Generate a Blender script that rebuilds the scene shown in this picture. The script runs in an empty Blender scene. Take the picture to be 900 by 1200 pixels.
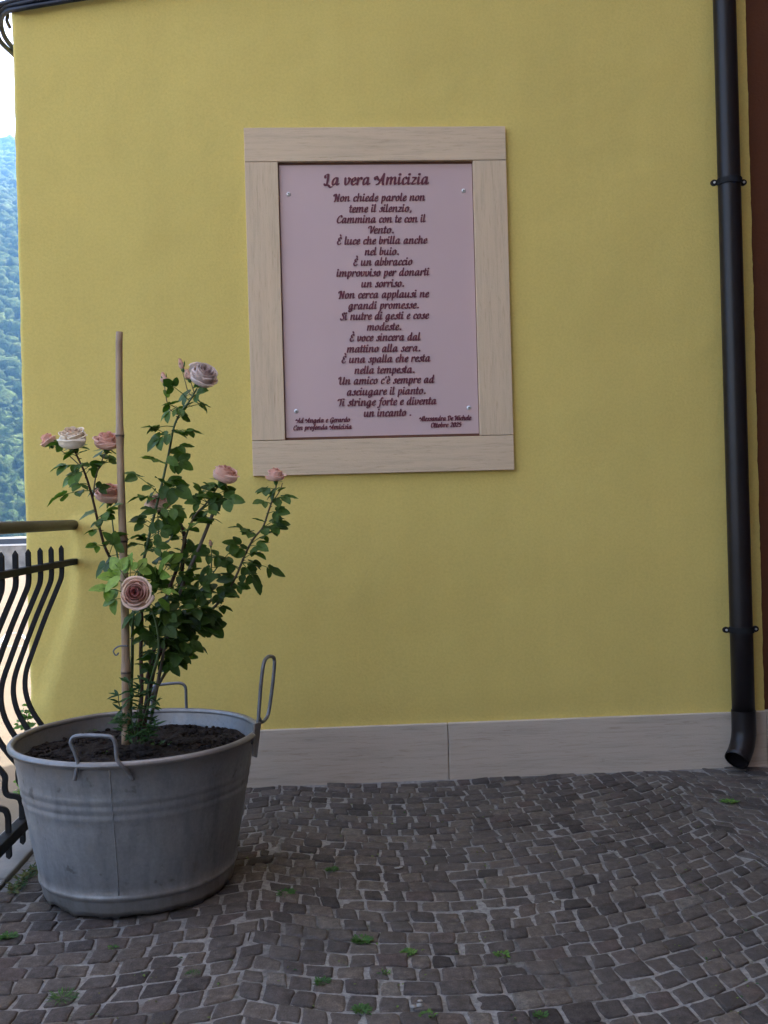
import bpy, bmesh, math, random
import numpy as np
from mathutils import Vector, Matrix, noise
rnd = random.Random(7)
R = math.radians
sc = bpy.context.scene
col = sc.collection

# ------------------------------------------------------------------ camera
YAW, PITCH, ROLL, FPX, CAMZ = R(2.9795), R(0.0258), R(-1.533), 1150.0, 1.2
Fv = Vector((math.sin(YAW) * math.cos(PITCH), math.cos(YAW) * math.cos(PITCH), math.sin(PITCH)))
R0 = Vector((math.cos(YAW), -math.sin(YAW), 0))
U0 = R0.cross(Fv)
Rv = math.cos(ROLL) * R0 + math.sin(ROLL) * U0
Uv = -math.sin(ROLL) * R0 + math.cos(ROLL) * U0
CAM = Vector((0, 0, CAMZ))
cd = bpy.data.cameras.new('camera')
cam = bpy.data.objects.new('camera', cd)
col.objects.link(cam)
mw = Matrix((Rv, Uv, -Fv)).transposed().to_4x4()
mw.translation = CAM
cam.matrix_world = mw
cd.sensor_fit = 'VERTICAL'
cd.sensor_height = 36
cd.lens = 36 * FPX / 1200
cd.clip_start = 0.05
cd.clip_end = 20000
sc.camera = cam

# ------------------------------------------------------------------ light
SUN_EL, SUN_AZ = R(48), R(40)            # azimuth measured from +Y (behind the house) towards +X
EXPOSURE = 3.78
w = bpy.data.worlds.new('World')
sc.world = w
w.use_nodes = True
nt = w.node_tree
sky = nt.nodes.new('ShaderNodeTexSky')
sky.sky_type = 'NISHITA'
sky.sun_disc = False
sky.sun_elevation = SUN_EL
sky.sun_rotation = SUN_AZ
sky.altitude = 500
sky.air_density = 0.5
sky.dust_density = 7.0
sky.ozone_density = 0.0
bg = nt.nodes['Background']
bg.inputs['Strength'].default_value = 0.15
tint = nt.nodes.new('ShaderNodeMix')            # camera white balance set for open shade
tint.data_type = 'RGBA'; tint.blend_type = 'MULTIPLY'; tint.inputs[0].default_value = 1
tint.inputs[7].default_value = (1.0, .85, .69, 1)
nt.links.new(sky.outputs[0], tint.inputs[6])
nt.links.new(tint.outputs[2], bg.inputs[0])
sd = bpy.data.lights.new('sun', 'SUN')
sd.energy = 2.0
sd.angle = R(0.5)
sd.color = (1.0, 0.94, 0.85)
sun = bpy.data.objects.new('sun', sd)
col.objects.link(sun)
to_sun = Vector((math.sin(SUN_AZ) * math.cos(SUN_EL), math.cos(SUN_AZ) * math.cos(SUN_EL), math.sin(SUN_EL)))
sun.rotation_euler = to_sun.to_track_quat('Z', 'Y').to_euler()
sun.location = (20, 20, 60)
vs = sc.view_settings
vs.view_transform = 'Standard'
vs.look = 'None'
vs.gamma = 1
vs.use_curve_mapping = False
vs.exposure = EXPOSURE
sc.cycles.max_bounces = 8
sc.cycles.volume_bounces = 1
sc.cycles.use_denoising = True

# ------------------------------------------------------------------ helpers
def ray(px, py):
    return Fv * FPX + Rv * (px - 450) - Uv * (py - 600)
def at(px, py, y):
    """the place at distance y in front of the camera that the photograph shows at (px, py)"""
    d = ray(px, py)
    return CAM + d * (y / d.y)
def onz(px, py, z):
    d = ray(px, py)
    return CAM + d * ((z - CAMZ) / d.z)
def hsh(*a):
    return random.Random(hash(a)).random()

class MB:
    def __init__(s):
        s.v, s.f, s.a = [], [], []
        s.cur = 0.0
    def add(s, vs_, fs_, val=None):
        n = len(s.v)
        s.v += [tuple(p) for p in vs_]
        s.f += [tuple(i + n for i in f) for f in fs_]
        s.a += [s.cur if val is None else val] * len(vs_)
    def box(s, x0, x1, y0, y1, z0, z1):
        s.add([(x0, y0, z0), (x1, y0, z0), (x1, y1, z0), (x0, y1, z0), (x0, y0, z1), (x1, y0, z1), (x1, y1, z1), (x0, y1, z1)],
              [(0, 3, 2, 1), (4, 5, 6, 7), (0, 1, 5, 4), (1, 2, 6, 5), (2, 3, 7, 6), (3, 0, 4, 7)])
    def tube(s, pts, rad, seg=8, cap=True, flat=None):
        """tube along pts; rad a number or a list; flat=(a,b): rectangular bar section"""
        pts = [Vector(p) for p in pts]
        n = len(pts)
        rads = rad if isinstance(rad, (list, tuple)) else [rad] * n
        T = [(pts[min(i + 1, n - 1)] - pts[max(i - 1, 0)]).normalized() for i in range(n)]
        up = Vector((0, 0, 1)) if abs(T[0].z) < .9 else Vector((0, 1, 0))
        N = (up - T[0] * up.dot(T[0])).normalized()
        vs_, fs_ = [], []
        for i in range(n):
            N = (N - T[i] * N.dot(T[i])).normalized()
            B = T[i].cross(N)
            for k in range(seg):
                a = 2 * math.pi * k / seg
                vs_.append(pts[i] + (N * math.cos(a) + B * math.sin(a)) * rads[i])
        for i in range(n - 1):
            for k in range(seg):
                k2 = (k + 1) % seg
                fs_.append((i * seg + k, i * seg + k2, (i + 1) * seg + k2, (i + 1) * seg + k))
        if cap:
            fs_.append(tuple(reversed(range(seg))))
            fs_.append(tuple(range((n - 1) * seg, n * seg)))
        s.add(vs_, fs_)
    def lathe(s, prof, c, seg=64, fn=None, close=False):
        vs_, fs_ = [], []
        for (r, z) in prof:
            for k in range(seg):
                a = 2 * math.pi * k / seg
                p = Vector((c[0] + r * math.cos(a), c[1] + r * math.sin(a), c[2] + z))
                if fn: p = fn(p, a, r, z)
                vs_.append(p)
        for i in range(len(prof) - 1):
            for k in range(seg):
                k2 = (k + 1) % seg
                fs_.append((i * seg + k, i * seg + k2, (i + 1) * seg + k2, (i + 1) * seg + k))
        s.add(vs_, fs_)
    def build(s, name, m, parent=None, smooth=False, bevel=0, bseg=2, attr=None, autosmooth=None):
        me = bpy.data.meshes.new(name)
        me.from_pydata(s.v, [], s.f)
        if attr:
            at_ = me.attributes.new(attr, 'FLOAT', 'POINT')
            at_.data.foreach_set('value', np.array(s.a, dtype=np.float32))
        me.materials.append(m)
        if smooth: me.shade_smooth()
        o = bpy.data.objects.new(name, me)
        col.objects.link(o)
        if parent: o.parent = parent
        if bevel:
            b = o.modifiers.new('bevel', 'BEVEL')
            b.width = bevel; b.segments = bseg; b.limit_method = 'ANGLE'; b.angle_limit = R(35)
        return o

def empty(name):
    o = bpy.data.objects.new(name, None)
    o.empty_display_size = .1
    col.objects.link(o)
    return o
def place_at(root, loc):
    """move an Empty to the thing's base and keep its (world space) part meshes where they are"""
    root.location = loc
    for ch in root.children: ch.matrix_parent_inverse = Matrix.Translation(-Vector(loc))
def tag(o, label, cat, group=None, kind=None):
    o['label'] = label
    o['category'] = cat
    if group: o['group'] = group
    if kind: o['kind'] = kind
    return o
def struct(o, kind='structure'):
    o['kind'] = kind
    return o
def spline(pts, n=6):
    """Catmull-Rom through pts"""
    P = [Vector(p) for p in pts]
    P = [P[0] * 2 - P[1]] + P + [P[-1] * 2 - P[-2]]
    out = []
    for i in range(1, len(P) - 2):
        for k in range(n):
            t = k / n
            a, b, c, d = P[i - 1], P[i], P[i + 1], P[i + 2]
            out.append(.5 * ((2 * b) + (c - a) * t + (2 * a - 5 * b + 4 * c - d) * t * t + (3 * b - a - 3 * c + d) * t ** 3))
    out.append(P[-2])
    return out

# ------------------------------------------------------------------ materials
def mat(name):
    m = bpy.data.materials.new(name)
    m.use_nodes = True
    n = m.node_tree
    return m, n, n.nodes['Principled BSDF']
def N(n, t, **kw):
    x = n.nodes.new(t)
    for k, v in kw.items():
        if k.startswith('i_'): x.inputs[k[2:].replace('_', ' ')].default_value = v
        else: setattr(x, k, v)
    return x
def noise_tex(n, scale, detail=4, rough=.55, sc3=None, dist=0):
    tc = n.nodes.get('TC') or N(n, 'ShaderNodeTexCoord', name='TC')
    mp = N(n, 'ShaderNodeMapping')
    if sc3: mp.inputs['Scale'].default_value = sc3
    n.links.new(tc.outputs['Object'], mp.inputs[0])
    t = N(n, 'ShaderNodeTexNoise')
    t.inputs['Scale'].default_value = scale
    t.inputs['Detail'].default_value = detail
    t.inputs['Roughness'].default_value = rough
    t.inputs['Distortion'].default_value = dist
    n.links.new(mp.outputs[0], t.inputs['Vector'])
    return t.outputs['Fac']
def ramp(n, fac, stops):
    r = N(n, 'ShaderNodeValToRGB')
    el = r.color_ramp.elements
    while len(el) < len(stops): el.new(.5)
    for e, (p, c) in zip(el, stops):
        e.position = p
        e.color = (*c, 1) if len(c) == 3 else c
    n.links.new(fac, r.inputs[0])
    return r.outputs[0]
def mix(n, fac, a, b, mode='MIX'):
    x = N(n, 'ShaderNodeMix', data_type='RGBA', blend_type=mode)
    for sock, v in ((x.inputs[0], fac), (x.inputs[6], a), (x.inputs[7], b)):
        if hasattr(v, 'links'): n.links.new(v, sock)
        else: sock.default_value = v if not isinstance(v, tuple) else ((*v, 1) if len(v) == 3 else v)
    return x.outputs[2]
def mth(n, op, a, b=None):
    x = N(n, 'ShaderNodeMath', operation=op)
    for i, v in enumerate((a, b)):
        if v is None: continue
        if hasattr(v, 'links'): n.links.new(v, x.inputs[i])
        else: x.inputs[i].default_value = v
    return x.outputs[0]
def bump(n, bsdf, h, strength=.3, dist=.01):
    b = N(n, 'ShaderNodeBump')
    b.inputs['Strength'].default_value = strength
    b.inputs['Distance'].default_value = dist
    n.links.new(h, b.inputs['Height'])
    n.links.new(b.outputs[0], bsdf.inputs['Normal'])
def attr(n, name):
    a = N(n, 'ShaderNodeAttribute')
    a.attribute_name = name
    return a.outputs['Fac']
def simple(name, c, rough=.6, metal=0, var=.15, scale=12, bmp=0, spec=.5, bscale=None):
    m, n, b = mat(name)
    f = noise_tex(n, scale, 5)
    lo = tuple(x * (1 - var) for x in c)
    hi = tuple(min(1, x * (1 + var)) for x in c)
    n.links.new(ramp(n, f, [(.3, lo), (.7, hi)]), b.inputs['Base Color'])
    b.inputs['Roughness'].default_value = rough
    b.inputs['Metallic'].default_value = metal
    b.inputs['Specular IOR Level'].default_value = spec
    if bmp: bump(n, b, noise_tex(n, bscale or scale * 6, 5), bmp, .004)
    return m

def stucco_mat(name, c, stain=True):
    m, n, b = mat(name)
    big = noise_tex(n, .9, 6, .6)
    mid = noise_tex(n, 7, 5, .6)
    fine = noise_tex(n, 90, 3, .6)
    c0 = ramp(n, big, [(.28, tuple(x * .86 for x in c)), (.72, tuple(min(1, x * 1.07) for x in c))])
    st_ = noise_tex(n, 2.6, 5, .6, sc3=(2.2, 1, .22))
    c0 = mix(n, .3, c0, ramp(n, st_, [(.35, tuple(x * .84 for x in c)), (.6, tuple(min(1, x * 1.05) for x in c))]))
    c1 = mix(n, .25, c0, ramp(n, mid, [(.3, tuple(x * .88 for x in c)), (.7, tuple(min(1, x * 1.08) for x in c))]))
    c1 = mix(n, .35, c1, ramp(n, fine, [(.35, tuple(x * .86 for x in c)), (.6, tuple(min(1, x * 1.05) for x in c))]))
    n.links.new(c1, b.inputs['Base Color'])
    b.inputs['Roughness'].default_value = .92
    b.inputs['Specular IOR Level'].default_value = .2
    h = mth(n, 'ADD', noise_tex(n, 95, 2, .5, dist=.3), mth(n, 'MULTIPLY', noise_tex(n, 210, 3), .35))
    h = mth(n, 'ADD', h, mth(n, 'MULTIPLY', noise_tex(n, 18, 3), .8))
    bump(n, b, h, .38, .005)
    return m
M = {}
YEL = (.67, .528, .157)
M['stucco'] = stucco_mat('yellow stucco', YEL)
M['grey_stucco'] = stucco_mat('grey stucco', (.22, .19, .16))
M['brown_paint'] = stucco_mat('brown stucco', (.125, .045, .020))

def travertine(name, c, sc3, dark=.72):
    m, n, b = mat(name)
    v1 = noise_tex(n, 3.2, 8, .65, sc3=sc3, dist=.4)
    v2 = noise_tex(n, 11, 6, .7, sc3=sc3, dist=.8)
    pit = noise_tex(n, 26, 4, .7, sc3=tuple(x * 1.0 for x in sc3))
    c0 = ramp(n, v1, [(.25, tuple(x * dark * .95 for x in c)), (.5, c), (.75, tuple(min(1, x * 1.12) for x in c))])
    c0 = mix(n, .5, c0, ramp(n, v2, [(.32, (c[0] * .62, c[1] * .52, c[2] * .45)), (.45, c), (.7, tuple(min(1, x * 1.08) for x in c))]))
    c0 = mix(n, ramp(n, pit, [(.24, (.75,) * 3), (.34, (0, 0, 0))]), c0, (c[0] * .45, c[1] * .36, c[2] * .28))
    n.links.new(c0, b.inputs['Base Color'])
    b.inputs['Roughness'].default_value = .7
    b.inputs['Specular IOR Level'].default_value = .3
    bump(n, b, mth(n, 'ADD', pit, noise_tex(n, 160, 3)), .25, .003)
    return m
M['trav_h'] = travertine('travertine laid flat', (.62, .475, .32), (.8, 1, 13), .66)
M['trav_v'] = travertine('travertine laid upright', (.62, .475, .32), (13, 1, .8), .66)
M['trav_base'] = travertine('honed travertine skirting', (.49, .42, .34), (.6, 1, 9), .60)
M['trav_kerb'] = simple('worn grey slab', (.20, .185, .165), .85, 0, .25, 5, .4, .3, 60)
M['panel'] = simple('mauve plaque panel', (.55, .40, .39), .38, 0, .02, 3, .015, .4, 8)
M['maroon'] = simple('maroon lettering', (.125, .020, .036), .5, 0, .1, 30)
M['recess'] = simple('rust brown recess', (.12, .045, .022), .7)
M['steel'] = simple('screw steel', (.72, .72, .72), .35, .35, .05)
M['pipe'] = simple('dark brown painted pipe', (.013, .010, .010), .36, 0, .15, 4, .05, .3, 30)
M['iron'] = simple('black painted iron', (.014, .014, .015), .65, 0, .25, 25, .12, .15, 120)
M['rail_iron'] = simple('worn brown painted iron', (.044, .038, .036), .5, 0, .25, 20, .1, .3, 90)
M['cable'] = simple('dark cable sheath', (.012, .016, .03), .5)
M['cable_grey'] = simple('grey conduit', (.3, .3, .32), .5)
def bamboo_mat():
    m, n, b = mat('dry bamboo')
    f = noise_tex(n, 30, 5, .6, sc3=(3, 3, .12))
    g = noise_tex(n, 14, 5, .6)
    c = mix(n, .5, ramp(n, f, [(.3, (.22, .14, .08)), (.5, (.36, .245, .15)), (.7, (.46, .34, .22))]), ramp(n, g, [(.3, (.24, .15, .085)), (.7, (.42, .29, .18))]))
    c = mix(n, attr(n, 'tone'), c, (.06, .038, .028))
    n.links.new(c, b.inputs['Base Color'])
    b.inputs['Roughness'].default_value = .55
    bump(n, b, f, .2, .003)
    return m
M['bamboo'] = bamboo_mat()
M['wood_grey'] = simple('grey dead wood', (.115, .098, .078), .85, 0, .3, 30, .4, .3, 90)
M['bark'] = simple('brown rose bark', (.075, .042, .03), .8, 0, .35, 40, .5, .3, 120)
M['green_cane'] = simple('green rose cane', (.06, .10, .03), .55, 0, .3, 25)
M['red_cane'] = simple('young reddish rose stem', (.11, .085, .035), .55, 0, .3, 25)
M['roof'] = simple('terracotta roof', (.32, .14, .08), .9, 0, .3, 6)
M['street'] = simple('pale sunlit paving', (.105, .092, .070), .9, 0, .08, 1.3, .1, .2, 20)
M['street_line'] = simple('grey joint line', (.30, .29, .29), .8)
M['concrete'] = simple('weathered concrete', (.25, .225, .19), .95, 0, .3, 2.5, .4, .2, 14)
M['coping'] = simple('white coping', (.72, .70, .66), .8, 0, .08, 4)
M['dark_metal'] = simple('dark band', (.03, .035, .045), .5)
M['pebble'] = simple('whitish chip', (.26, .25, .235), .9, 0, .2, 60)

def soil_mat():
    m, n, b = mat('dark potting soil')
    c = ramp(n, noise_tex(n, 55, 6, .7), [(.3, (.010, .007, .006)), (.55, (.028, .020, .016)), (.75, (.07, .052, .042))])
    n.links.new(c, b.inputs['Base Color'])
    b.inputs['Roughness'].default_value = .95
    b.inputs['Specular IOR Level'].default_value = .15
    bump(n, b, noise_tex(n, 120, 6, .7), .9, .012)
    return m
M['soil'] = soil_mat()

def zinc_mat():
    m, n, b = mat('weathered galvanised steel')
    cloud = noise_tex(n, 5, 6, .6)
    streak = noise_tex(n, 9, 5, .65, sc3=(3, 3, .35))
    fine = noise_tex(n, 70, 4, .7)
    c = ramp(n, cloud, [(.3, (.20, .222, .25)), (.55, (.275, .298, .325)), (.75, (.34, .355, .37))])
    c = mix(n, .42, c, ramp(n, streak, [(.32, (.10, .103, .11)), (.46, (.22, .226, .235)), (.62, (.34, .345, .35))]))
    c = mix(n, .25, c, ramp(n, fine, [(.35, (.16, .165, .175)), (.65, (.34, .345, .355))]))
    spot = noise_tex(n, 24, 3, .5)
    c = mix(n, ramp(n, spot, [(.66, (0, 0, 0)), (.74, (.55,) * 3)]), c, (.085, .078, .068))
    # mud splashed on the foot of the tub
    tc = n.nodes['TC']
    sep = N(n, 'ShaderNodeSeparateXYZ')
    n.links.new(tc.outputs['Object'], sep.inputs[0])
    zz = mth(n, 'ADD', sep.outputs[2], mth(n, 'MULTIPLY', streak, .10))
    c = mix(n, ramp(n, zz, [(.07, (.5,) * 3), (.17, (0, 0, 0))]), c, (.24, .205, .17))
    rim = ramp(n, mth(n, 'ADD', sep.outputs[2], mth(n, 'MULTIPLY', streak, .12)), [(.49, (0, 0, 0)), (.535, (.55,) * 3)])
    c = mix(n, rim, c, (.20, .17, .145))
    n.links.new(c, b.inputs['Base Color'])
    b.inputs['Metallic'].default_value = .5
    rust = noise_tex(n, 7.5, 6, .7)
    c = mix(n, ramp(n, rust, [(.60, (0, 0, 0)), (.74, (.5,) * 3)]), c, (.20, .155, .12))
    scr = noise_tex(n, 20, 4, .7, sc3=(.4, .4, 9))
    c = mix(n, ramp(n, scr, [(.68, (0, 0, 0)), (.74, (.4,) * 3)]), c, (.10, .10, .105))
    n.links.new(c, b.inputs['Base Color'])
    rr = ramp(n, cloud, [(.3, (.36,) * 3), (.7, (.55,) * 3)])
    n.links.new(rr, b.inputs['Roughness'])
    bump(n, b, mth(n, 'ADD', mth(n, 'MULTIPLY', cloud, 1.5), mth(n, 'MULTIPLY', fine, .12)), .25, .01)
    return m
M['zinc'] = zinc_mat()
M['zinc_wire'] = simple('dull grey handle wire', (.17, .175, .19), .5, .5, .2, 30, .1, .5, 120)

def cobble_mat():
    m, n, b = mat('porphyry setts')
    t = attr(n, 'tone')
    c = ramp(n, t, [(0, (.040, .033, .030)), (.3, (.068, .056, .050)), (.5, (.086, .071, .061)), (.7, (.112, .091, .074)), (.85, (.078, .057, .050)), (1, (.125, .107, .090))])
    f = noise_tex(n, 38, 6, .7)
    f2 = noise_tex(n, 240, 3, .6)
    c = mix(n, .75, c, mix(n, 1.0, c, ramp(n, f, [(.28, (.45,) * 3), (.5, (1,) * 3), (.72, (1.85,) * 3)]), 'MULTIPLY'))
    c = mix(n, .6, c, mix(n, 1.0, c, ramp(n, f2, [(.3, (.6,) * 3), (.7, (1.4,) * 3)]), 'MULTIPLY'))
    big = noise_tex(n, 1.7, 5, .6)
    c = mix(n, ramp(n, big, [(.42, (0, 0, 0)), (.68, (.35,) * 3)]), c, (.125, .110, .096))
    n.links.new(c, b.inputs['Base Color'])
    b.inputs['Roughness'].default_value = .8
    b.inputs['Specular IOR Level'].default_value = .22
    bump(n, b, mth(n, 'ADD', f, mth(n, 'MULTIPLY', f2, .5)), .85, .007)
    return m
M['cobble'] = cobble_mat()
def joint_mat():
    m, n, b = mat('sandy joints')
    f = noise_tex(n, 60, 6, .7)
    big = noise_tex(n, 3.0, 5, .65)
    c = ramp(n, f, [(.3, (.14, .132, .122)), (.52, (.25, .238, .222)), (.75, (.36, .345, .32))])
    c = mix(n, ramp(n, big, [(.32, (.8,) * 3), (.50, (0, 0, 0))]), c, (.055, .047, .042))
    moss = noise_tex(n, 5.5, 5, .7)
    c = mix(n, ramp(n, moss, [(.60, (0, 0, 0)), (.70, (.7,) * 3)]), c, (.035, .042, .016))
    n.links.new(c, b.inputs['Base Color'])
    b.inputs['Roughness'].default_value = .95
    b.inputs['Specular IOR Level'].default_value = .15
    bump(n, b, f, .8, .008)
    return m
M['joint'] = joint_mat()

def leaf_mat(name, stops, trans, rough=.5):
    m, n, b = mat(name)
    t = attr(n, 'tone')
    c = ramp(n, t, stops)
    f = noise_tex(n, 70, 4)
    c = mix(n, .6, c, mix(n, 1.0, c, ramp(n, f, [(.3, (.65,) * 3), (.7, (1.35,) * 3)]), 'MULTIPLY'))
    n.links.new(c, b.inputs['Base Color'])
    b.inputs['Roughness'].default_value = rough
    b.inputs['Specular IOR Level'].default_value = .3
    tr = N(n, 'ShaderNodeBsdfTranslucent')
    n.links.new(mix(n, 1.0, c, (1.3, 1.7, .5), 'MULTIPLY'), tr.inputs[0])
    ms = N(n, 'ShaderNodeMixShader')
    ms.inputs[0].default_value = trans
    n.links.new(b.outputs[0], ms.inputs[1])
    n.links.new(tr.outputs[0], ms.inputs[2])
    n.links.new(ms.outputs[0], n.nodes['Material Output'].inputs[0])
    bump(n, b, noise_tex(n, 160, 3), .3, .002)
    return m
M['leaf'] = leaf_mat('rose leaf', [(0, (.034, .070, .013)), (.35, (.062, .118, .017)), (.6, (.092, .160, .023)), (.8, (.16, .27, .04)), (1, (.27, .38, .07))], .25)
M['weed'] = leaf_mat('weed leaf', [(0, (.025, .065, .02)), (.5, (.05, .12, .025)), (.8, (.13, .24, .04)), (1, (.08, .075, .025))], .25, .6)
M['sepal'] = leaf_mat('rose sepal', [(0, (.05, .13, .03)), (1, (.09, .17, .05))], .2)
def petal_mat():
    m, n, b = mat('rose petal')
    t = attr(n, 'tone')       # 0 heart .. 1 outermost ; +2 cream, +4 mauve, +6 pink
    c = ramp(n, mth(n, 'MODULO', t, 2.0), [(0, (.30, .085, .085)), (.35, (.50, .21, .18)), (.7, (.78, .53, .41)), (1, (.88, .72, .58))])
    cc = ramp(n, mth(n, 'MODULO', t, 2.0), [(0, (.62, .40, .28)), (.5, (.80, .66, .50)), (1, (.86, .77, .63))])
    cm = ramp(n, mth(n, 'MODULO', t, 2.0), [(0, (.42, .27, .25)), (.4, (.64, .50, .45)), (1, (.78, .66, .59))])
    cp = ramp(n, mth(n, 'MODULO', t, 2.0), [(0, (.68, .31, .21)), (.5, (.82, .47, .36)), (1, (.86, .62, .51))])
    c = mix(n, mth(n, 'GREATER_THAN', t, 1.9), c, cc)
    c = mix(n, mth(n, 'GREATER_THAN', t, 3.9), c, cm)
    c = mix(n, mth(n, 'GREATER_THAN', t, 5.9), c, cp)
    f = noise_tex(n, 60, 4)
    c = mix(n, .35, c, mix(n, 1.0, c, ramp(n, f, [(.3, (.75,) * 3), (.7, (1.15,) * 3)]), 'MULTIPLY'))
    n.links.new(c, b.inputs['Base Color'])
    b.inputs['Roughness'].default_value = .65
    b.inputs['Specular IOR Level'].default_value = .25
    tr = N(n, 'ShaderNodeBsdfTranslucent')
    n.links.new(c, tr.inputs[0])
    ms = N(n, 'ShaderNodeMixShader')
    ms.inputs[0].default_value = .28
    n.links.new(b.outputs[0], ms.inputs[1])
    n.links.new(tr.outputs[0], ms.inputs[2])
    n.links.new(ms.outputs[0], n.nodes['Material Output'].inputs[0])
    return m
M['petal'] = petal_mat()
def forest_mat():
    m, n, b = mat('broadleaf crowns')
    t = attr(n, 'tone')
    c = ramp(n, t, [(0, (.018, .036, .012)), (.4, (.030, .058, .015)), (.75, (.050, .082, .020)), (1, (.072, .098, .030))])
    f = noise_tex(n, .7, 5, .7)
    c = mix(n, 1.0, c, ramp(n, f, [(.3, (.4,) * 3), (.7, (1.7,) * 3)]), 'MULTIPLY')
    n.links.new(c, b.inputs['Base Color'])
    b.inputs['Roughness'].default_value = .9
    b.inputs['Specular IOR Level'].default_value = .1
    bump(n, b, noise_tex(n, 1.1, 5, .75), 1.0, 1.2)
    return m
M['forest'] = forest_mat()
M['hill'] = simple('wooded hill ground', (.045, .075, .025), .95, 0, .4, .02, 0, .1)

# ------------------------------------------------------------------ the setting: hill, street, terrace
DW = 4.39
def hill_z(x, y):
    az = math.atan2(x, y)
    d = math.hypot(x, y)
    t = max(0, (d - 160) / 1350)
    top = 590 + 60 * math.sin(az * 5 + 1.0)
    z = -26 + top * (t ** .92 if t < 1 else 1 + .10 * (t - 1))
    z += 22 * min(1, t * 4) * noise.noise(Vector((x * .004, y * .004, 3))) + 6 * min(1, t * 6) * noise.noise(Vector((x * .017, y * .017, 9)))
    return z
mb = MB()
NA, ND = 90, 90
for j in range(ND):
    d = 130 * (1750 / 130) ** (j / (ND - 1))
    for i in range(NA):
        az = R(-62 + 70 * i / (NA - 1))
        x, y = d * math.sin(az), d * math.cos(az)
        mb.v.append((x, y, hill_z(x, y))); mb.a.append(0)
for j in range(ND - 1):
    for i in range(NA - 1):
        a = j * NA + i
        mb.f.append((a, a + 1, a + NA + 1, a + NA))
struct(mb.build('hillside', M['hill'], smooth=True))

def ico(sub):
    bm = bmesh.new()
    bmesh.ops.create_icosphere(bm, subdivisions=sub, radius=1)
    V = np.array([v.co[:] for v in bm.verts]); F = np.array([[v.index for v in f.verts] for f in bm.faces])
    bm.free()
    return V, F
def forest():
    rs = np.random.RandomState(3)
    V2, F2 = ico(3)
    V3, F3 = ico(2)
    variants = []
    for k in range(10):
        d = np.array([1 + .38 * noise.noise(Vector(v * 1.9) + Vector((k * 7, 0, 0))) + .60 * noise.noise(Vector(v * 5.3) + Vector((0, k * 5, 0))) for v in V2])
        variants.append(V2 * d[:, None])
    vs_, fs_, as_ = [], [], []
    mid = [V3 * np.array([1 + .38 * noise.noise(Vector(v * 1.9) + Vector((k * 7, 0, 0))) + .5 * noise.noise(Vector(v * 4.5) + Vector((0, k * 5, 0))) for v in V3])[:, None] for k in range(10)]
    V1_, F1_ = ico(1)
    far = [V1_ * np.array([1 + .55 * noise.noise(Vector(v * 2.1) + Vector((k * 7, 3, 0))) for v in V1_])[:, None] for k in range(10)]
    n = 0
    d = 165.0
    while d < 1600:
        step = 2.3 + d * .0052
        a0, a1 = -29, -5 if d < 700 else -9
        na = int(R(a1 - a0) * d / step)
        for i in range(na):
            az = R(a0) + (i + rs.uniform(-.5, .5)) * step / d
            dd = d + rs.uniform(-.5, .5) * step
            x, y = dd * math.sin(az), dd * math.cos(az)
            s = step * rs.uniform(.48, .92)
            z = hill_z(x, y) + s * .55
            V = (variants if d < 290 else mid if d < 560 else far)[rs.randint(10)] * np.array([s * rs.uniform(.85, 1.15), s * rs.uniform(.85, 1.15), s * rs.uniform(.9, 1.35)])
            c, sn = math.cos(az * 40), math.sin(az * 40)
            V = np.stack([V[:, 0] * c - V[:, 1] * sn, V[:, 0] * sn + V[:, 1] * c, V[:, 2]], 1) + np.array([x, y, z])
            vs_.append(V); fs_.append((F2 if d < 290 else F3 if d < 560 else F1_) + n); n += len(V)
            tone = rs.uniform(0, 1) * .6 + .4 * (.5 + .5 * noise.noise(Vector((x * .02, y * .02, 0))))
            as_.append(np.full(len(V), tone))
        d += step * .80
    V = np.concatenate(vs_); F = np.concatenate(fs_); A = np.concatenate(as_)
    me = bpy.data.meshes.new('hillside_wood')
    me.vertices.add(len(V)); me.vertices.foreach_set('co', V.astype(np.float32).ravel())
    me.loops.add(len(F) * 3); me.loops.foreach_set('vertex_index', F.astype(np.int32).ravel())
    me.polygons.add(len(F)); me.polygons.foreach_set('loop_start', np.arange(0, len(F) * 3, 3, dtype=np.int32))
    me.update(calc_edges=True)
    at_ = me.attributes.new('tone', 'FLOAT', 'POINT')
    at_.data.foreach_set('value', A.astype(np.float32))
    me.materials.append(M['forest'])
    me.shade_smooth()
    o = bpy.data.objects.new('hillside_wood', me)
    col.objects.link(o)
    tag(o, 'hazy green broadleaf wood covering the steep hillside', 'wood', kind='stuff')
    print('forest verts', len(V))
forest()

# low ground that carries everything to the horizon
mb = MB()
mb.add([(-2600, -2600, -30), (2600, -2600, -30), (2600, 2600, -30), (-2600, 2600, -30)], [(0, 1, 2, 3)])
struct(mb.build('valley_ground', M['hill']))
# sunlit street below the terrace
mb = MB()
mb.box(-60, -1.32, -30, 46, -2.0, -1.0)
struct(mb.build('street', M['street']))
mb = MB()
for a, b_ in (((-2, 757), (30, 757)), ((-2, 755), (9, 742)), ((9, 742), (22, 742)), ((22, 742), (34, 752))):
    p, q = onz(*a, -.996), onz(*b_, -.996)
    d = (q - p).normalized(); s = Vector((-d.y, d.x, 0)) * .035
    mb.add([p + s, p - s, q - s, q + s], [(0, 1, 2, 3)])
for i, v in enumerate(mb.v): mb.v[i] = (v[0], v[1], -.996 + .002 * (i // 4))
struct(mb.build('street_marking', M['street_line']))
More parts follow.
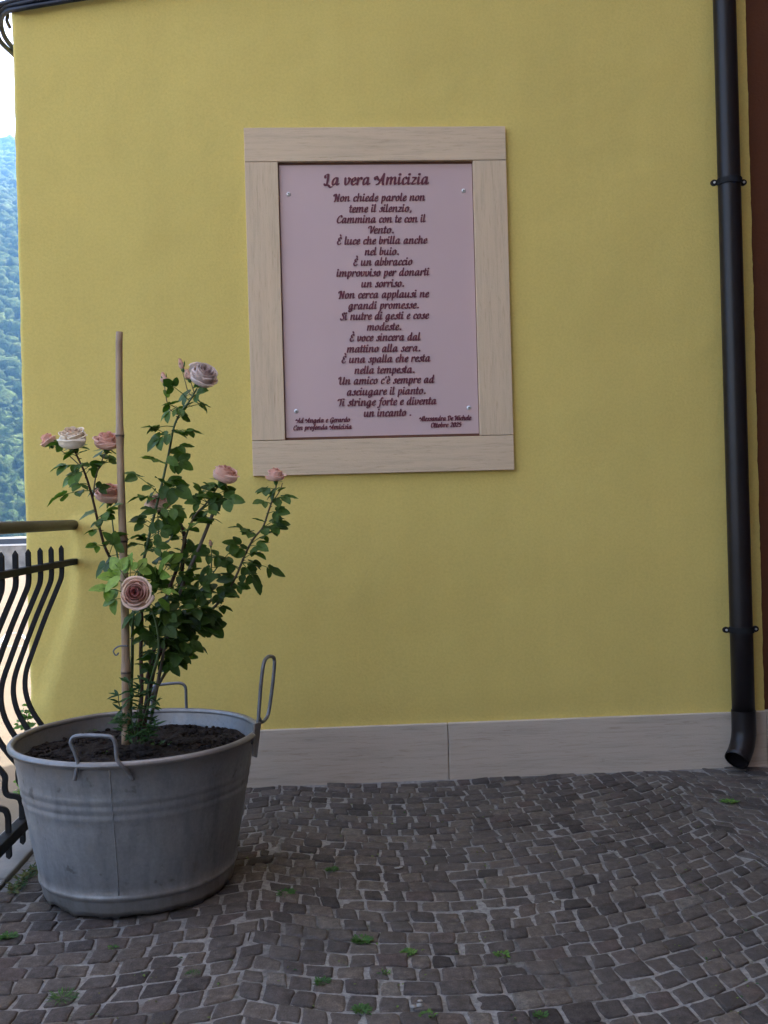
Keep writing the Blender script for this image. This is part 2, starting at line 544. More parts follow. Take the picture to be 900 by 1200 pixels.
# parapet across the street
pt = empty('parapet')
x0, x1, yp = -45, 2, 46.2
mb = MB(); mb.box(x0, x1, yp, yp + .5, -1.05, .12); mb.build('wall', M['concrete'], pt)
mb = MB(); mb.box(x0, x1, yp - .05, yp + .55, .12, .20); mb.build('coping', M['coping'], pt)
mb = MB(); mb.box(x0, x1, yp + .02, yp + .4, .20, .44); mb.build('dark_band', M['dark_metal'], pt)
mb = MB(); mb.box(x0, x1, yp - .02, yp + .45, .44, .52); mb.build('top_rail', M['coping'], pt)
tag(pt, 'weathered concrete parapet with white coping and dark band across the street', 'parapet')
place_at(pt, (-20, yp, -1))

# terrace body, joints and setts
mb = MB()
mb.box(-1.27, 7, -14, 4.6, -1.6, -.03)
struct(mb.build('terrace', M['concrete']))
mb = MB()
nx, ny = 160, 110
X0, X1, Y0, Y1 = -1.115, 7.0, -14.0, 4.40
xs = list(np.linspace(X0, 3.0, 130)) + list(np.linspace(3.2, X1, 8))
ys = list(np.linspace(Y0, .6, 12)) + list(np.linspace(.7, Y1, 130))
for y in ys:
    for x in xs:
        mb.v.append((x, y, -.0008 + .0022 * noise.noise(Vector((x * 6, y * 6, 1))) + .002 * noise.noise(Vector((x * 23, y * 23, 5))))); mb.a.append(0)
nxx = len(xs)
for j in range(len(ys) - 1):
    for i in range(nxx - 1):
        a = j * nxx + i
        mb.f.append((a, a + 1, a + nxx + 1, a + nxx))
struct(mb.build('pavement_joints', M['joint'], smooth=True))

def setts():
    rs = random.Random(11)
    mb = MB()
    W_, RR, S, CX, Y00 = 2.05, 1.62, .077, .36, -.6
    COLS = ((-.74, -.50, .47, .0568), (.36, -.628, 1.03, 0), (2.42, -1.028, 1.03, 0))
    def warp(x, y):
        q = Vector((x * 1.3, y * 1.3, 2))
        return (x + .05 * noise.noise(q) + .010 * noise.noise(Vector((x * 7, y * 7, 4))),
                y + .05 * noise.noise(q + Vector((9, 3, 1))) + .010 * noise.noise(Vector((x * 7, y * 7, 8))))
    for ci, (cx, ul, ur, dy_) in enumerate(COLS):
        stp = .079 / RR
        for k in range(-18, 66):
            jl = (hsh(ci, k) - .5) * .085 if ci else 0      # neighbouring arcs interlock
            jr = (hsh(ci + 1, k) - .5) * .085
            al, ar = math.asin((ul + jl) / RR), math.asin((ur + jr) / RR)
            off = rs.uniform(0, 1)
            edges = [al]
            a = al + (off + .2) * stp
            while a < ar - .4 * stp:
                edges.append(a)
                a += stp * rs.uniform(.78, 1.22)
            edges.append(ar)
            for e0, e1 in zip(edges[:-1], edges[1:]):
                if e1 - e0 < .25 * stp: continue
                def mp(a_, v_):
                    x = cx + RR * math.sin(a_)
                    y = Y00 + dy_ + k * S + v_ + RR * (1 - math.cos(a_))
                    return warp(x, y)
                g = .0036 / RR * rs.uniform(.7, 1.5)
                gv = .0036 * rs.uniform(.7, 1.6)
                j = lambda s_: rs.uniform(-s_, s_)
                cs = [mp(e0 + g + j(.003), gv + j(.004)), mp(e1 - g + j(.003), gv + j(.004)), mp(e1 - g + j(.003), S - gv + j(.004)), mp(e0 + g + j(.003), S - gv + j(.004))]
                mxx = sum(c[0] for c in cs) / 4; myy = sum(c[1] for c in cs) / 4
                if mxx < -1.09 or mxx > 3.4 or myy < -.9 or myy > 4.36: continue
                cs = [(max(x, -1.11), min(y, 4.375)) for x, y in cs]
                # outline with cut corners and a wobble
                out = []
                for q in range(4):
                    p0, p1, p2 = Vector(cs[q - 1]), Vector(cs[q]), Vector(cs[(q + 1) % 4])
                    r1, r2 = rs.uniform(.02, .12), rs.uniform(.02, .12)
                    out.append(p1.lerp(p0, r1)); out.append(p1.lerp(p2, r2))
                    m_ = p1.lerp(p2, .5)
                    out.append(m_ + Vector((j(.003), j(.003))))
                h = .0032 + rs.uniform(-.0022, .003)
                tx, ty = j(.05), j(.05)
                dom = rs.uniform(-.0005, .0018)
                c = Vector((mxx, myy))
                vs_, nn = [], len(out)
                for lev, (ins, dz) in enumerate(((0, -.03), (0, -.0035), (.002, -.0008), (.010, 0))):
                    for p in out:
                        dlt = (c - p); L = dlt.length
                        p2 = p + dlt / L * min(ins * (1 + .3 * j(1)), L * .6)
                        z = h + dz + (p2.x - mxx) * tx + (p2.y - myy) * ty if lev else -.03
                        if lev: z += .0012 * noise.noise(Vector((p2.x * 60, p2.y * 60, 7)))
                        vs_.append((p2.x, p2.y, z))
                vs_.append((c.x, c.y, h + dom))
                fs_ = []
                for lev in range(3):
                    for i in range(nn):
                        i2 = (i + 1) % nn
                        fs_.append((lev * nn + i, lev * nn + i2, (lev + 1) * nn + i2, (lev + 1) * nn + i))
                for i in range(nn): fs_.append((3 * nn + i, 3 * nn + (i + 1) % nn, 4 * nn))
                mb.add(vs_, fs_, min(1, max(0, rs.gauss(.48, .24))))
    o = mb.build('cobbled_pavement', M['cobble'], smooth=True, attr='tone')
    struct(o)
    print('setts verts', len(mb.v))
setts()
# slab kerb under the railing
mb = MB()
y = -3.0
while y < 4.38:
    L = rnd.uniform(.62, .95)
    y2 = min(y + L, 4.385)
    mb.box(-1.30 + rnd.uniform(-.004, .004), -1.122, y + .004, y2 - .004, -.15, .012 + rnd.uniform(-.003, .003))
    y = y2
struct(mb.build('kerb', M['trav_kerb'], bevel=.006))

# ------------------------------------------------------------------ yellow house
house = empty('yellow_house')
WL, WR, HT = -1.355, 1.945, 14.0
def sstep(a, b, x):
    t = min(1, max(0, (x - a) / (b - a))); return t * t * (3 - 2 * t)
def xcurve(z):
    tab = [(0.2, -1.36), (.42, -1.335), (.52, -1.30), (.62, -1.26), (.72, -1.215), (.85, -1.165), (1.0, -1.142), (1.12, -1.14), (1.19, -1.15)]
    if z <= tab[0][0]: return tab[0][1]
    for (a, xa), (b, xb) in zip(tab, tab[1:]):
        if z <= b: return xa + (xb - xa) * (z - a) / (b - a)
    return tab[-1][1]
def wall_y(x, z):
    y = DW + .0025 * noise.noise(Vector((x * 2.2, z * 2.2, 4))) + .0016 * noise.noise(Vector((x * 7, z * 7, 1)))
    if z < 1.32 and x < -.2:      # the plaster swells under the end of the railing
        wdt = .02 + .07 * sstep(1.0, .5, z)
        prot = .02 * sstep(xcurve(z) - .01, xcurve(z) + wdt, x) * sstep(1.235, 1.17, z) * sstep(-.25, -.9, x)
        y -= prot
    if x < -1.0 and 1.0 < z < 1.22: y -= .004 * max(0, noise.noise(Vector((x * 26, z * 26, 2)))) * sstep(-1.17, -1.14, x) * sstep(-1.04, -1.09, x)
    d = x - WL
    if d < .02: y += .02 - math.sqrt(max(0, .0004 - (.02 - d) ** 2))   # rounded arris
    return y
mb = MB()
xs = [WL, WL + .003, WL + .008, WL + .014, WL + .02] + list(np.arange(WL + .04, WR - .012, .02)) + [WR]
zs = list(np.arange(-.05, 3.7, .02)) + list(np.arange(3.8, HT + .01, .2))
def edge_shift(z):
    return .006 * noise.noise(Vector((0, z * 3, 2))) + .003 * noise.noise(Vector((0, z * 14, 6))) + (.07 * sstep(.42, .15, z))
for z in zs:
    for i, x in enumerate(xs):
        f = sstep(WL + .25, WL, x)
        xx = x + f * edge_shift(z)
        if i == len(xs) - 1: xx += .003 * noise.noise(Vector((3, z * 9, 0))) + .0025 * noise.noise(Vector((3, z * 40, 0)))
        mb.v.append((xx, wall_y(x, z), z)); mb.a.append(0)
n_ = len(xs)
for j in range(len(zs) - 1):
    for i in range(n_ - 1):
        a = j * n_ + i
        mb.f.append((a, a + 1, a + n_ + 1, a + n_))
    # left flank back to the rear of the house
base = len(mb.v)
for z in zs:
    mb.v.append((WL + edge_shift(z), 11.0, z)); mb.a.append(0)
for j in range(len(zs) - 1):
    mb.f.append((base + j, j * n_, (j + 1) * n_, base + j + 1))
front = mb.build('wall', M['stucco'], house, smooth=True)
mb = MB(); mb.box(WL + .15, WR, DW + .06, 11.0, -1.5, HT); mb.build('inner_wall', M['stucco'], house)
mb = MB(); mb.box(WL - .08, WR + .01, DW - .1, 11.2, HT, HT + .25); mb.build('roof', M['roof'], house)
# skirting slabs
sk = [(-1.28, -.72), (-.715, .4865), (.4895, 1.943)]
for a, b_ in sk:
    mb = MB(); mb.box(a, b_, DW - .022, DW + .02, -.03, .25 + rnd.uniform(-.001, .001)); mb.build('skirting_slab', M['trav_base'], house, bevel=.003)
tag(house, 'yellow stuccoed house wall with pale travertine skirting slabs along its foot', 'house')
place_at(house, (.3, DW, 0))

nb = empty('adjoining_house')
mb = MB()
zs2 = list(np.arange(.25, 4.0, .02)) + [6, 8, HT]
for z in zs2:
    for x, dy in ((WR - .03, .014), (WR + .4, .012), (6.5, .012)):
        mb.v.append((x, DW + dy, z)); mb.a.append(0)
for j in range(len(zs2) - 1):
    for i in range(2):
        a = j * 3 + i
        mb.f.append((a, a + 1, a + 4, a + 3))
mb.build('wall', M['brown_paint'], nb)
mb = MB(); mb.box(WR + .001, 6.5, DW + .06, 11.0, -1.5, HT); mb.build('inner_wall', M['brown_paint'], nb)
mb = MB(); mb.box(WR + .02, 6.6, DW - .1, 11.2, HT, HT + .22); mb.build('roof', M['roof'], nb)
for a, b_ in ((1.946, 3.1), (3.103, 4.4), (4.403, 6.5)):
    mb = MB(); mb.box(a, b_, DW - .022, DW + .02, -.03, .25); mb.build('skirting_slab', M['trav_base'], nb, bevel=.003)
mb = MB(); mb.box(4.9, 6.5, -1.2, DW - .03, -.02, HT); mb.build('unseen_shade_wing', M['brown_paint'], nb)  # unseen wing added to darken the right side and the paving
tag(nb, 'dark brown painted facade at the right edge behind the downpipe', 'house')
place_at(nb, (4, DW, 0))

# unseen house added behind the camera to darken the lower yellow wall
op = empty('unseen_shade_house')
mb = MB(); mb.box(-1.6, 9.5, -9.5, -2.4, -1.5, 10.5); mb.build('wall', M['grey_stucco'], op)
mb = MB(); mb.box(-1.9, 9.9, -9.9, -2.1, 10.5, 10.8); mb.build('roof', M['roof'], op)
tag(op, 'unseen plain grey stuccoed house behind the photographer, added to shade the yellow wall', 'house')
place_at(op, (3, -4, 0))

# ------------------------------------------------------------------ cables round the top corner
cb = empty('cable_bundle')
mb = MB()
yc = DW - .03
def W(px, py, y=None): return at(px, py, y or yc)
mb.tube(spline([W(1150, -95), W(840, -78), W(560, -52), W(330, -32), W(200, -16), W(110, -4), W(60, 4), W(25, 10), W(7, 14, DW + .02), at(1, 26, DW + .12), at(6, 44, DW + .25), at(20, 62, DW + .5)], 8), .011, 8)
mb.tube(spline([W(1150, -98), W(840, -82), W(560, -56), W(330, -34), W(200, -20), W(110, -9), W(60, -2), W(25, 4), W(4, 9, DW + .02), at(-4, 24, DW + .12), at(-1, 46, DW + .25), at(18, 66, DW + .5)], 8), .011, 8)
mb.tube(spline([W(1150, -103), W(840, -86), W(560, -61), W(330, -40), W(190, -21), W(60, -7), W(20, 0), W(-4, 7, DW + .02), at(-10, 20, DW + .1), at(-3, 44, DW + .4)], 8), .010, 8)
mb.build('cable', M['cable'], cb, smooth=True)
mb = MB()
mb.tube(spline([at(-14, 6, DW + .05), at(-3, 26, DW + .15), at(6, 42, DW + .3), at(16, 62, DW + .6)], 6), .006, 8)
mb.build('cable', M['cable_grey'], cb, smooth=True)
mb = MB()
p = at(9, 18, DW + .09); q = at(12, 33, DW + .12)
mb.tube(spline([at(6, 8, DW + .02), p, at(8, 24, DW + .1), q], 5), .008, 8)
mb.build('bracket', M['wood_grey'], cb, smooth=True)
tag(cb, 'dark cable bundle looping round the top left corner of the yellow wall', 'cable')
place_at(cb, W(25, 10))

# ------------------------------------------------------------------ downpipe
dp = empty('downpipe')
PX, PY, PR = 1.815, DW - .075, .0495
mb = MB()
mb.tube([(PX, PY, z) for z in np.linspace(.20, HT - .2, 30)], PR, 32)
mb.build('pipe', M['pipe'], dp, smooth=False, autosmooth=True)
dp.children[-1].data.shade_smooth()
mb = MB()
pth = [Vector((PX, PY, .27)), Vector((PX, PY, .19))]
for i in range(1, 11):
    a = R(58) * i / 10
    dx = -.14 * (1 - math.cos(a)); dz = -.14 * math.sin(a)
    pth.append(Vector((PX + dx * .75, PY + dx * .66, .19 + dz)))
e_ = (pth[-1] - pth[-2]).normalized()
pth.append(pth[-1] + e_ * .018)
rr = [PR + .0035] * len(pth)
mb.tube(pth, rr, 32, cap=False)
inner = list(reversed(pth))
mb.tube(inner, [PR - .001] * len(pth), 32, cap=False)
nn = 32
# lip joining outer and inner skins at the outlet
o0 = (len(pth) - 1) * nn
i0 = len(pth) * nn
c = pth[-1]
lip_o = [Vector(v) for v in mb.v[o0:o0 + nn]]
lip_i = [Vector(v) for v in mb.v[i0:i0 + nn]]
for k in range(nn):
    kk = min(range(nn), key=lambda q_: (lip_i[q_] - lip_o[k]).length)
    k2 = (k + 1) % nn
    kk2 = min(range(nn), key=lambda q_: (lip_i[q_] - lip_o[k2]).length)
    if kk != kk2: mb.f.append((o0 + k, o0 + k2, i0 + kk2, i0 + kk))
mb.build('outlet_elbow', M['pipe'], dp, smooth=True)
for zb in (2.640, .632):
    mb = MB()
    for s in range(-12, 13):
        pass
    ring = [Vector((PX + math.cos(a) * (PR + .003), PY + math.sin(a) * (PR + .003), zb)) for a in np.linspace(R(-188), R(8), 30)]
    vs_, fs_ = [], []
    for p in ring:
        d = Vector((p.x - PX, p.y - PY, 0)).normalized()
        for dr, dz in ((-.002, -.013), (.003, -.013), (.003, .013), (-.002, .013)):
            vs_.append(p + d * dr + Vector((0, 0, dz)))
    for i in range(len(ring) - 1):
        for k in range(4):
            k2 = (k + 1) % 4
            fs_.append((i * 4 + k, i * 4 + k2, i * 4 + 4 + k2, i * 4 + 4 + k))
    mb.add(vs_, fs_)
    for s in (-1, 1):
        # ear: a rounded tab with a bolt
        cx_ = PX + s * (PR + .017)
        prof = []
        for a in np.linspace(0, 2 * math.pi, 17)[:-1]:
            prof.append((cx_ + math.cos(a) * .016, zb + math.sin(a) * .014))
        n0 = len(prof)
        vs_ = [(x, PY + .012, z) for x, z in prof] + [(x, PY + .002, z) for x, z in prof]
        fs_ = [tuple(range(n0)), tuple(reversed(range(n0, 2 * n0)))] + [(i, n0 + i, n0 + (i + 1) % n0, (i + 1) % n0) for i in range(n0)]
        mb.add(vs_, fs_)
    br = mb.build('bracket', M['iron'], dp)
    for s in (-1, 1):
        mb = MB()
        cx_ = PX + s * (PR + .018)
        mb.tube([(cx_, PY + .002, zb), (cx_, PY - .003, zb)], .0048, 10)
        mb.build('screw', M['steel'], br)
tag(dp, 'dark brown round downpipe with curved outlet against the right end of the yellow wall', 'downpipe')
place_at(dp, (PX, PY, 0.05))

# ------------------------------------------------------------------ lettering
def S(*pts): return list(pts)
ARCH = S((.15, .42), (.28, .82), (.46, 1.0), (.6, .88), (.6, .3), (.68, .03), (.9, .2))
BOWL = S((.56, .9), (.34, 1.0), (.14, .6), (.15, .16), (.28, .01), (.46, .25), (.58, .7))
GL = {
 'a': ([BOWL, S((.6, 1), (.59, .28), (.68, .03), (.88, .2))], .84),
 'b': ([S((.12, 1.6), (.12, .3), (.26, .02), (.48, .2), (.52, .7), (.42, .92), (.26, .85)), S((.5, .8), (.7, .82))], .70),
 'c': ([S((.5, .80), (.40, 1), (.2, .86), (.12, .45), (.2, .08), (.4, .02), (.6, .25))], .56),
 'd': ([BOWL, S((.6, 1.6), (.59, .28), (.68, .03), (.88, .2))], .84),
 'e': ([S((.16, .42), (.42, .58), (.48, .86), (.34, 1.0), (.16, .78), (.12, .4), (.2, .08), (.4, .02), (.62, .25))], .58),
 'f': ([S((.58, 1.45), (.45, 1.62), (.32, 1.4), (.27, .5), (.2, -.25), (.05, -.5), (-.06, -.35)), S((.05, .95), (.5, .97))], .5),
 'g': ([BOWL, S((.6, 1), (.58, -.1), (.45, -.47), (.22, -.45), (.2, -.22), (.5, .0), (.86, .2))], .84),
 'h': ([S((.15, 1.6), (.15, 0)), ARCH], .86),
 'i': ([S((.12, 1), (.12, .28), (.22, .03), (.42, .2)), '.(.14,1.42)'], .38),
 'l': ([S((.12, 1.6), (.12, .28), (.22, .03), (.42, .2))], .38),
 'm': ([S((.15, 1), (.15, 0)), S((.15, .42), (.28, .82), (.44, 1.0), (.57, .88), (.57, .02)), S((.57, .42), (.7, .82), (.86, 1.0), (1.0, .88), (1.0, .3), (1.08, .03), (1.28, .2))], 1.26),
 'n': ([S((.15, 1), (.15, 0)), ARCH], .86),
 'o': ([S((.36, 1), (.16, .82), (.12, .3), (.3, 0.01), (.52, .2), (.56, .65), (.42, 1), (.36, 1)), S((.48, .86), (.6, .80), (.74, .86))], .70),
 'p': ([S((.15, 1), (.15, -.5)), S((.15, .5), (.28, .88), (.45, 1), (.58, .75), (.54, .22), (.38, 0.02), (.2, .1))], .72),
 'r': ([S((.13, 1), (.13, 0)), S((.13, .42), (.24, .82), (.38, 1.0), (.5, .95), (.52, .78))], .58),
 's': ([S((.5, .82), (.40, 1), (.25, .84), (.44, .42), (.4, .1), (.2, 0.02), (.08, .2)), S((.4, .1), (.62, .25))], .58),
 't': ([S((.14, 1.42), (.12, .28), (.22, .03), (.42, .2)), S((-.06, 1.0), (.38, 1.0))], .40),
 'u': ([S((.12, 1), (.12, .3), (.24, .03), (.42, .15), (.58, .6)), S((.6, 1), (.6, .28), (.69, .03), (.9, .2))], .86),
 'v': ([S((.1, .98), (.14, .3), (.26, .02), (.46, .22), (.56, .7), (.46, .98)), S((.5, .86), (.7, .84))], .68),
 'z': ([S((.08, .95), (.52, .95)), S((.52, .95), (.08, .06)), S((.08, .06), (.36, .04), (.62, .18))], .6),
 'è': ([S((.16, .42), (.42, .58), (.48, .86), (.34, 1.0), (.16, .78), (.12, .4), (.2, .08), (.4, .02), (.62, .25)), S((.2, 1.55), (.38, 1.28))], .58),
 'A': ([S((.72, 1.55), (.45, .7), (.22, .12), (-.02, .0)), S((.72, 1.55), (.69, .25), (.8, 0)), S((-.18, .72), (-.24, 1.0), (-.05, 1.12), (.1, .8), (.32, .62), (.68, .62))], .94),
 'C': ([S((.8, 1.18), (.72, 1.48), (.42, 1.4), (.16, .85), (.16, .3), (.38, 0.02), (.66, .1), (.84, .36))], .84),
 'D': ([S((.28, 1.45), (.26, .06)), S((-.05, 1.1), (.12, 1.45), (.5, 1.5), (.84, 1.1), (.8, .42), (.5, .05), (.12, .05))], .96),
 'E': ([S((.62, 1.25), (.48, 1.5), (.24, 1.34), (.24, .98), (.44, .82)), S((.44, .82), (.16, .7), (.1, .3), (.3, 0.02), (.52, .08), (.68, .3))], .72),
 'È': ([S((.62, 1.2), (.48, 1.42), (.24, 1.28), (.24, .96), (.44, .80)), S((.44, .80), (.16, .7), (.1, .3), (.3, 0.02), (.52, .08), (.68, .3)), S((.36, 2.0), (.52, 1.72))], .72),
 'G': ([S((.8, 1.18), (.72, 1.48), (.42, 1.4), (.16, .85), (.16, .3), (.38, 0.02), (.62, .2), (.74, .7)), S((.76, .72), (.74, -.1), (.58, -.4), (.35, -.3))], .92),
 'L': ([S((.0, 1.02), (-.04, 1.32), (.15, 1.5), (.28, 1.45)), S((.28, 1.5), (.28, .3), (.14, -.04)), S((-.02, .12), (.12, -.04), (.42, -.06), (.68, -.32), (.9, -.22))], .68),
 'M': ([S((-.1, 1.1), (-.02, 1.42), (.2, 1.5)), S((.22, 1.5), (.22, .1), (.08, 0)), S((.24, 1.5), (.52, .3)), S((.52, .3), (.86, 1.5)), S((.86, 1.5), (.86, .22), (.95, .03), (1.12, .2))], 1.12),
 'N': ([S((-.1, 1.1), (-.02, 1.42), (.2, 1.5)), S((.22, 1.5), (.22, .1), (.06, 0)), S((.24, 1.5), (.7, .02)), S((.7, .02), (.74, 1.5))], .92),
 'O': ([S((.5, 1.5), (.2, 1.2), (.14, .4), (.4, 0.0), (.72, .3), (.78, 1.05), (.58, 1.48), (.3, 1.3))], .9),
 'S': ([S((.64, 1.22), (.5, 1.5), (.28, 1.3), (.36, .95), (.54, .6), (.5, .15), (.26, 0.0), (.04, .24))], .68),
 'T': ([S((-.05, 1.08), (.04, 1.4), (.32, 1.42), (.8, 1.52)), S((.44, 1.44), (.4, .3), (.26, .02))], .66),
 'U': ([S((-.1, 1.12), (0, 1.44), (.2, 1.45), (.2, .35), (.36, .02), (.6, .25), (.74, .6)), S((.77, 1.5), (.76, .3), (.85, .03), (1.05, .2))], 1.0),
 'V': ([S((-.12, 1.1), (-.02, 1.44), (.24, 1.46), (.3, 1.2), (.34, .05)), S((.34, .05), (.58, .6), (.76, 1.5))], .74),
 '0': ([S((.35, 1.45), (.15, 1.1), (.14, .35), (.34, 0.02), (.55, .3), (.56, 1.05), (.4, 1.45), (.35, 1.45))], .70),
 '2': ([S((.1, 1.12), (.3, 1.46), (.54, 1.25), (.46, .8), (.08, .08)), S((.08, .07), (.6, .07))], .68),
 '5': ([S((.58, 1.42), (.22, 1.40)), S((.22, 1.4), (.16, .85), (.42, .9), (.56, .5), (.4, .05), (.1, .14))], .68),
 '.': (['.(.14,.12)'], .32), ',': ([S((.18, .16), (.16, -.05), (.04, -.25))], .32), "'": ([S((.16, 1.5), (.1, 1.15))], .26), ' ': ([], .40)}
PEN = (math.cos(R(28)), math.sin(R(28)))
SLANT = .14
for k_ in list(GL):      # a little air between letters; swash capitals keep clear of what stands before them
    st_, ad_ = GL[k_]
    if k_ == 'A': st_, ad_ = [[(x + .2, z) for x, z in q] for q in st_], ad_ + .2
    if k_ in '.,': st_, ad_ = ([s_.replace('(.14', '(.26') if isinstance(s_, str) else [(x + .1, z) for x, z in s_] for s_ in st_]), ad_ + .12
    GL[k_] = (st_, ad_ + (.05 if k_ != ' ' else .06))
def text_width(t): return sum(GL[c][1] for c in t)
def letters(mb, txt, pxl, pxr, pyb, xh, weight=1.0, thick=.0022):
    """a line of script lettering standing proud of the panel, from pxl to pxr with its baseline at pyb"""
    yp = PANEL_Y
    a = at(pxl, pyb + .0133 * (pxr - pxl), yp); b_ = at(pxr, pyb - .0133 * (pxr - pxl), yp)
    z0 = at((pxl + pxr) / 2, pyb, yp).z
    sx = (b_.x - a.x) / (text_width(txt) - .12)
    sz = xh
    xcur = a.x
    for ch in txt:
        strokes, adv = GL[ch]
        for st in strokes:
            letters.k += 1
            lift = thick + (letters.k % 37) * .00002
            if isinstance(st, str):
                u, v = eval(st[1:])
                r = .17 * weight
                poly = [(u + r * math.cos(t), v + r * math.sin(t)) for t in np.linspace(0, 2 * math.pi, 13)[:-1]]
                P = [(xcur + (x + SLANT * z) * sx, z0 + z * sz) for x, z in poly]
                n0 = len(P)
                vs_ = [(x, yp - lift, z) for x, z in P] + [(x, yp + .0005, z) for x, z in P]
                mb.add(vs_, [tuple(range(n0))] + [(i, n0 + i, n0 + (i + 1) % n0, (i + 1) % n0) for i in range(n0)])
                continue
            P = spline([(x, z, 0) for x, z in st], 5) if len(st) > 2 else [Vector((*st[0], 0)).lerp(Vector((*st[1], 0)), t / 5) for t in range(6)]
            L, Rr = [], []
            n0 = len(P)
            for i, p in enumerate(P):
                t = (P[min(i + 1, n0 - 1)] - P[max(i - 1, 0)])
                # direction measured as drawn (after width scaling), so weights stay even
                tx, tz = t.x * sx / sz, t.y
                l = math.hypot(tx, tz) or 1
                tx /= l; tz /= l
                wd = (.052 + .128 * abs(tx * PEN[1] - tz * PEN[0]) ** 1.3) * weight
                nx_, nz_ = -tz, tx
                cx_ = xcur + (p.x + SLANT * p.y) * sx; cz_ = z0 + p.y * sz
                L.append((cx_ + nx_ * wd * sz, cz_ + nz_ * wd * sz)); Rr.append((cx_ - nx_ * wd * sz, cz_ - nz_ * wd * sz))
            # rounded ends
            def capp(i, sgn):
                a_, b2 = Vector(L[i]), Vector(Rr[i])
                m_ = (a_ + b2) / 2; d = (b2 - a_) / 2
                nrm = Vector((-d.y, d.x)) * sgn
                return [m_ + nrm * .75]
            poly_top = L + capp(-1, 1) + list(reversed(Rr)) + capp(0, -1)
            nL = len(L)
            m0 = len(mb.v)
            P2 = [(q[0], q[1]) for q in poly_top]
            K = len(P2)
            vs_ = [(x, yp - lift, z) for x, z in P2] + [(x, yp + .0005, z) for x, z in P2]
            fs_ = []
            for i in range(nL - 1):
                fs_.append((i, i + 1, 2 * nL - (i + 1), 2 * nL - i))
            fs_.append((nL - 1, nL, nL + 1)); fs_.append((0, 2 * nL, 2 * nL + 1))
            fs_ += [(i, K + i, K + (i + 1) % K, (i + 1) % K) for i in range(K)]
            mb.add(vs_, fs_)
        xcur += adv * sx
letters.k = 0

# ------------------------------------------------------------------ plaque
PANEL_Y = DW - .006
pq = empty('poem_plaque')
FX0, FX1, FZ0, FZ1 = -.349, .8185, 1.376, 2.919
IX0, IX1, IZ0, IZ1 = -.203, .668, 1.531, 2.768
FY0 = DW - .024
mb = MB(); mb.box(IX0 - .02, IX1 + .02, DW - .004, DW + .004, IZ0 - .02, IZ1 + .02); mb.build('backing', M['recess'], pq)
for (x0, x1, z0, z1, k) in ((FX0, FX1, IZ1, FZ1, 'trav_h'), (FX0, FX1, FZ0, IZ0, 'trav_h'), (FX0, IX0, IZ0 + .0025, IZ1 - .0025, 'trav_v'), (IX1, FX1, IZ0 + .0025, IZ1 - .0025, 'trav_v')):
    mb = MB(); mb.box(x0, x1, FY0 + rnd.uniform(-.001, .001), DW + .006, z0, z1)
    o = mb.build('frame_slab', M[k], pq, bevel=.002)
pan = MB(); pan.box(IX0 + .004, IX1 - .003, PANEL_Y, DW - .0035, IZ0 + .013, IZ1 - .011)
pan.build('panel', M['panel'], pq, bevel=.001)
PANEL_Y -= .0005
for (x, z) in ((-.16, 2.628), (.625, 2.636), (-.152, 1.661), (.622, 1.66)):
    mb = MB()
    mb.lathe([(.0005, -.0045), (.004, -.005), (.0085, -.0035), (.0095, 0), (.0095, .003)], (0, 0, 0), 20)
    mb.v = [(x + a, PANEL_Y + c_, z + b_) for a, b_, c_ in mb.v]
    s_ = mb.build('screw', M['steel'], pq, smooth=True)
    m2 = MB(); m2.tube([(x, PANEL_Y - .0052, z), (x, PANEL_Y - .0065, z)], .0032, 8)
    m2.build('socket', M['dark_metal'], s_)
mb = MB()
letters(mb, 'La vera Amicizia', 380, 501, 216.3, .0312, 1.0)
mb.build('title_lettering', M['maroon'], pq)
mb = MB()
LINES = [('Non chiede parole non', 391, 497.5, 236), ('teme il silenzio,', 409, 482.5, 248.8), ('Cammina con te con il', 394, 498, 261.2), ('Vento.', 431.7, 461.7, 273.8),
 ('È luce che brilla anche', 394.5, 500, 286.3), ('nel buio.', 427, 467.5, 299.2), ('È un abbraccio', 413.7, 482.8, 311.3), ('improvviso per donarti', 394, 502.5, 323.8),
 ('un sorriso.', 423, 473.7, 336.7), ('Non cerca applausi ne', 396.7, 502, 349.4), ('grandi promesse.', 407.8, 491, 362.2), ('Si nutre di gesti e cose', 398.4, 502, 374.6),
 ('modeste.', 429.5, 470.5, 387.3), ('È voce sincera dal', 409.5, 492, 399.7), ('mattino alla sera.', 406, 492.7, 412.7), ('È una spalla che resta', 400, 503.8, 424.9),
 ('nella tempesta.', 415, 486, 437.8), ("Un amico c'è sempre ad", 396.7, 508.4, 450), ('asciugare il pianto.', 406, 499, 462.9), ('Ti stringe forte e diventa', 395.5, 511, 475.2), ('un incanto .', 426, 482, 488.2)]
for t, l, r_, b_ in LINES: letters(mb, t, l, r_ - .5, b_ - .4, .0214, .98)
mb.build('poem_lettering', M['maroon'], pq)
mb = MB()
letters(mb, 'Ad Angela e Gerardo', 346.5, 409.5, 495, .0137, 1.12, .002)
letters(mb, 'Con profonda Amicizia', 343.5, 411.5, 503.3, .0137, 1.12, .002)
mb.build('dedication_lettering', M['maroon'], pq)
mb = MB()
letters(mb, 'Alessandra De Michele', 491.5, 551.5, 492.8, .0137, 1.12, .002)
letters(mb, 'Ottobre 2025', 504.5, 540, 500.5, .0137, 1.12, .002)
mb.build('signature_lettering', M['maroon'], pq)
tag(pq, 'mauve poem plaque in a pale travertine frame on the yellow wall', 'plaque')
place_at(pq, (.235, DW, FZ0))

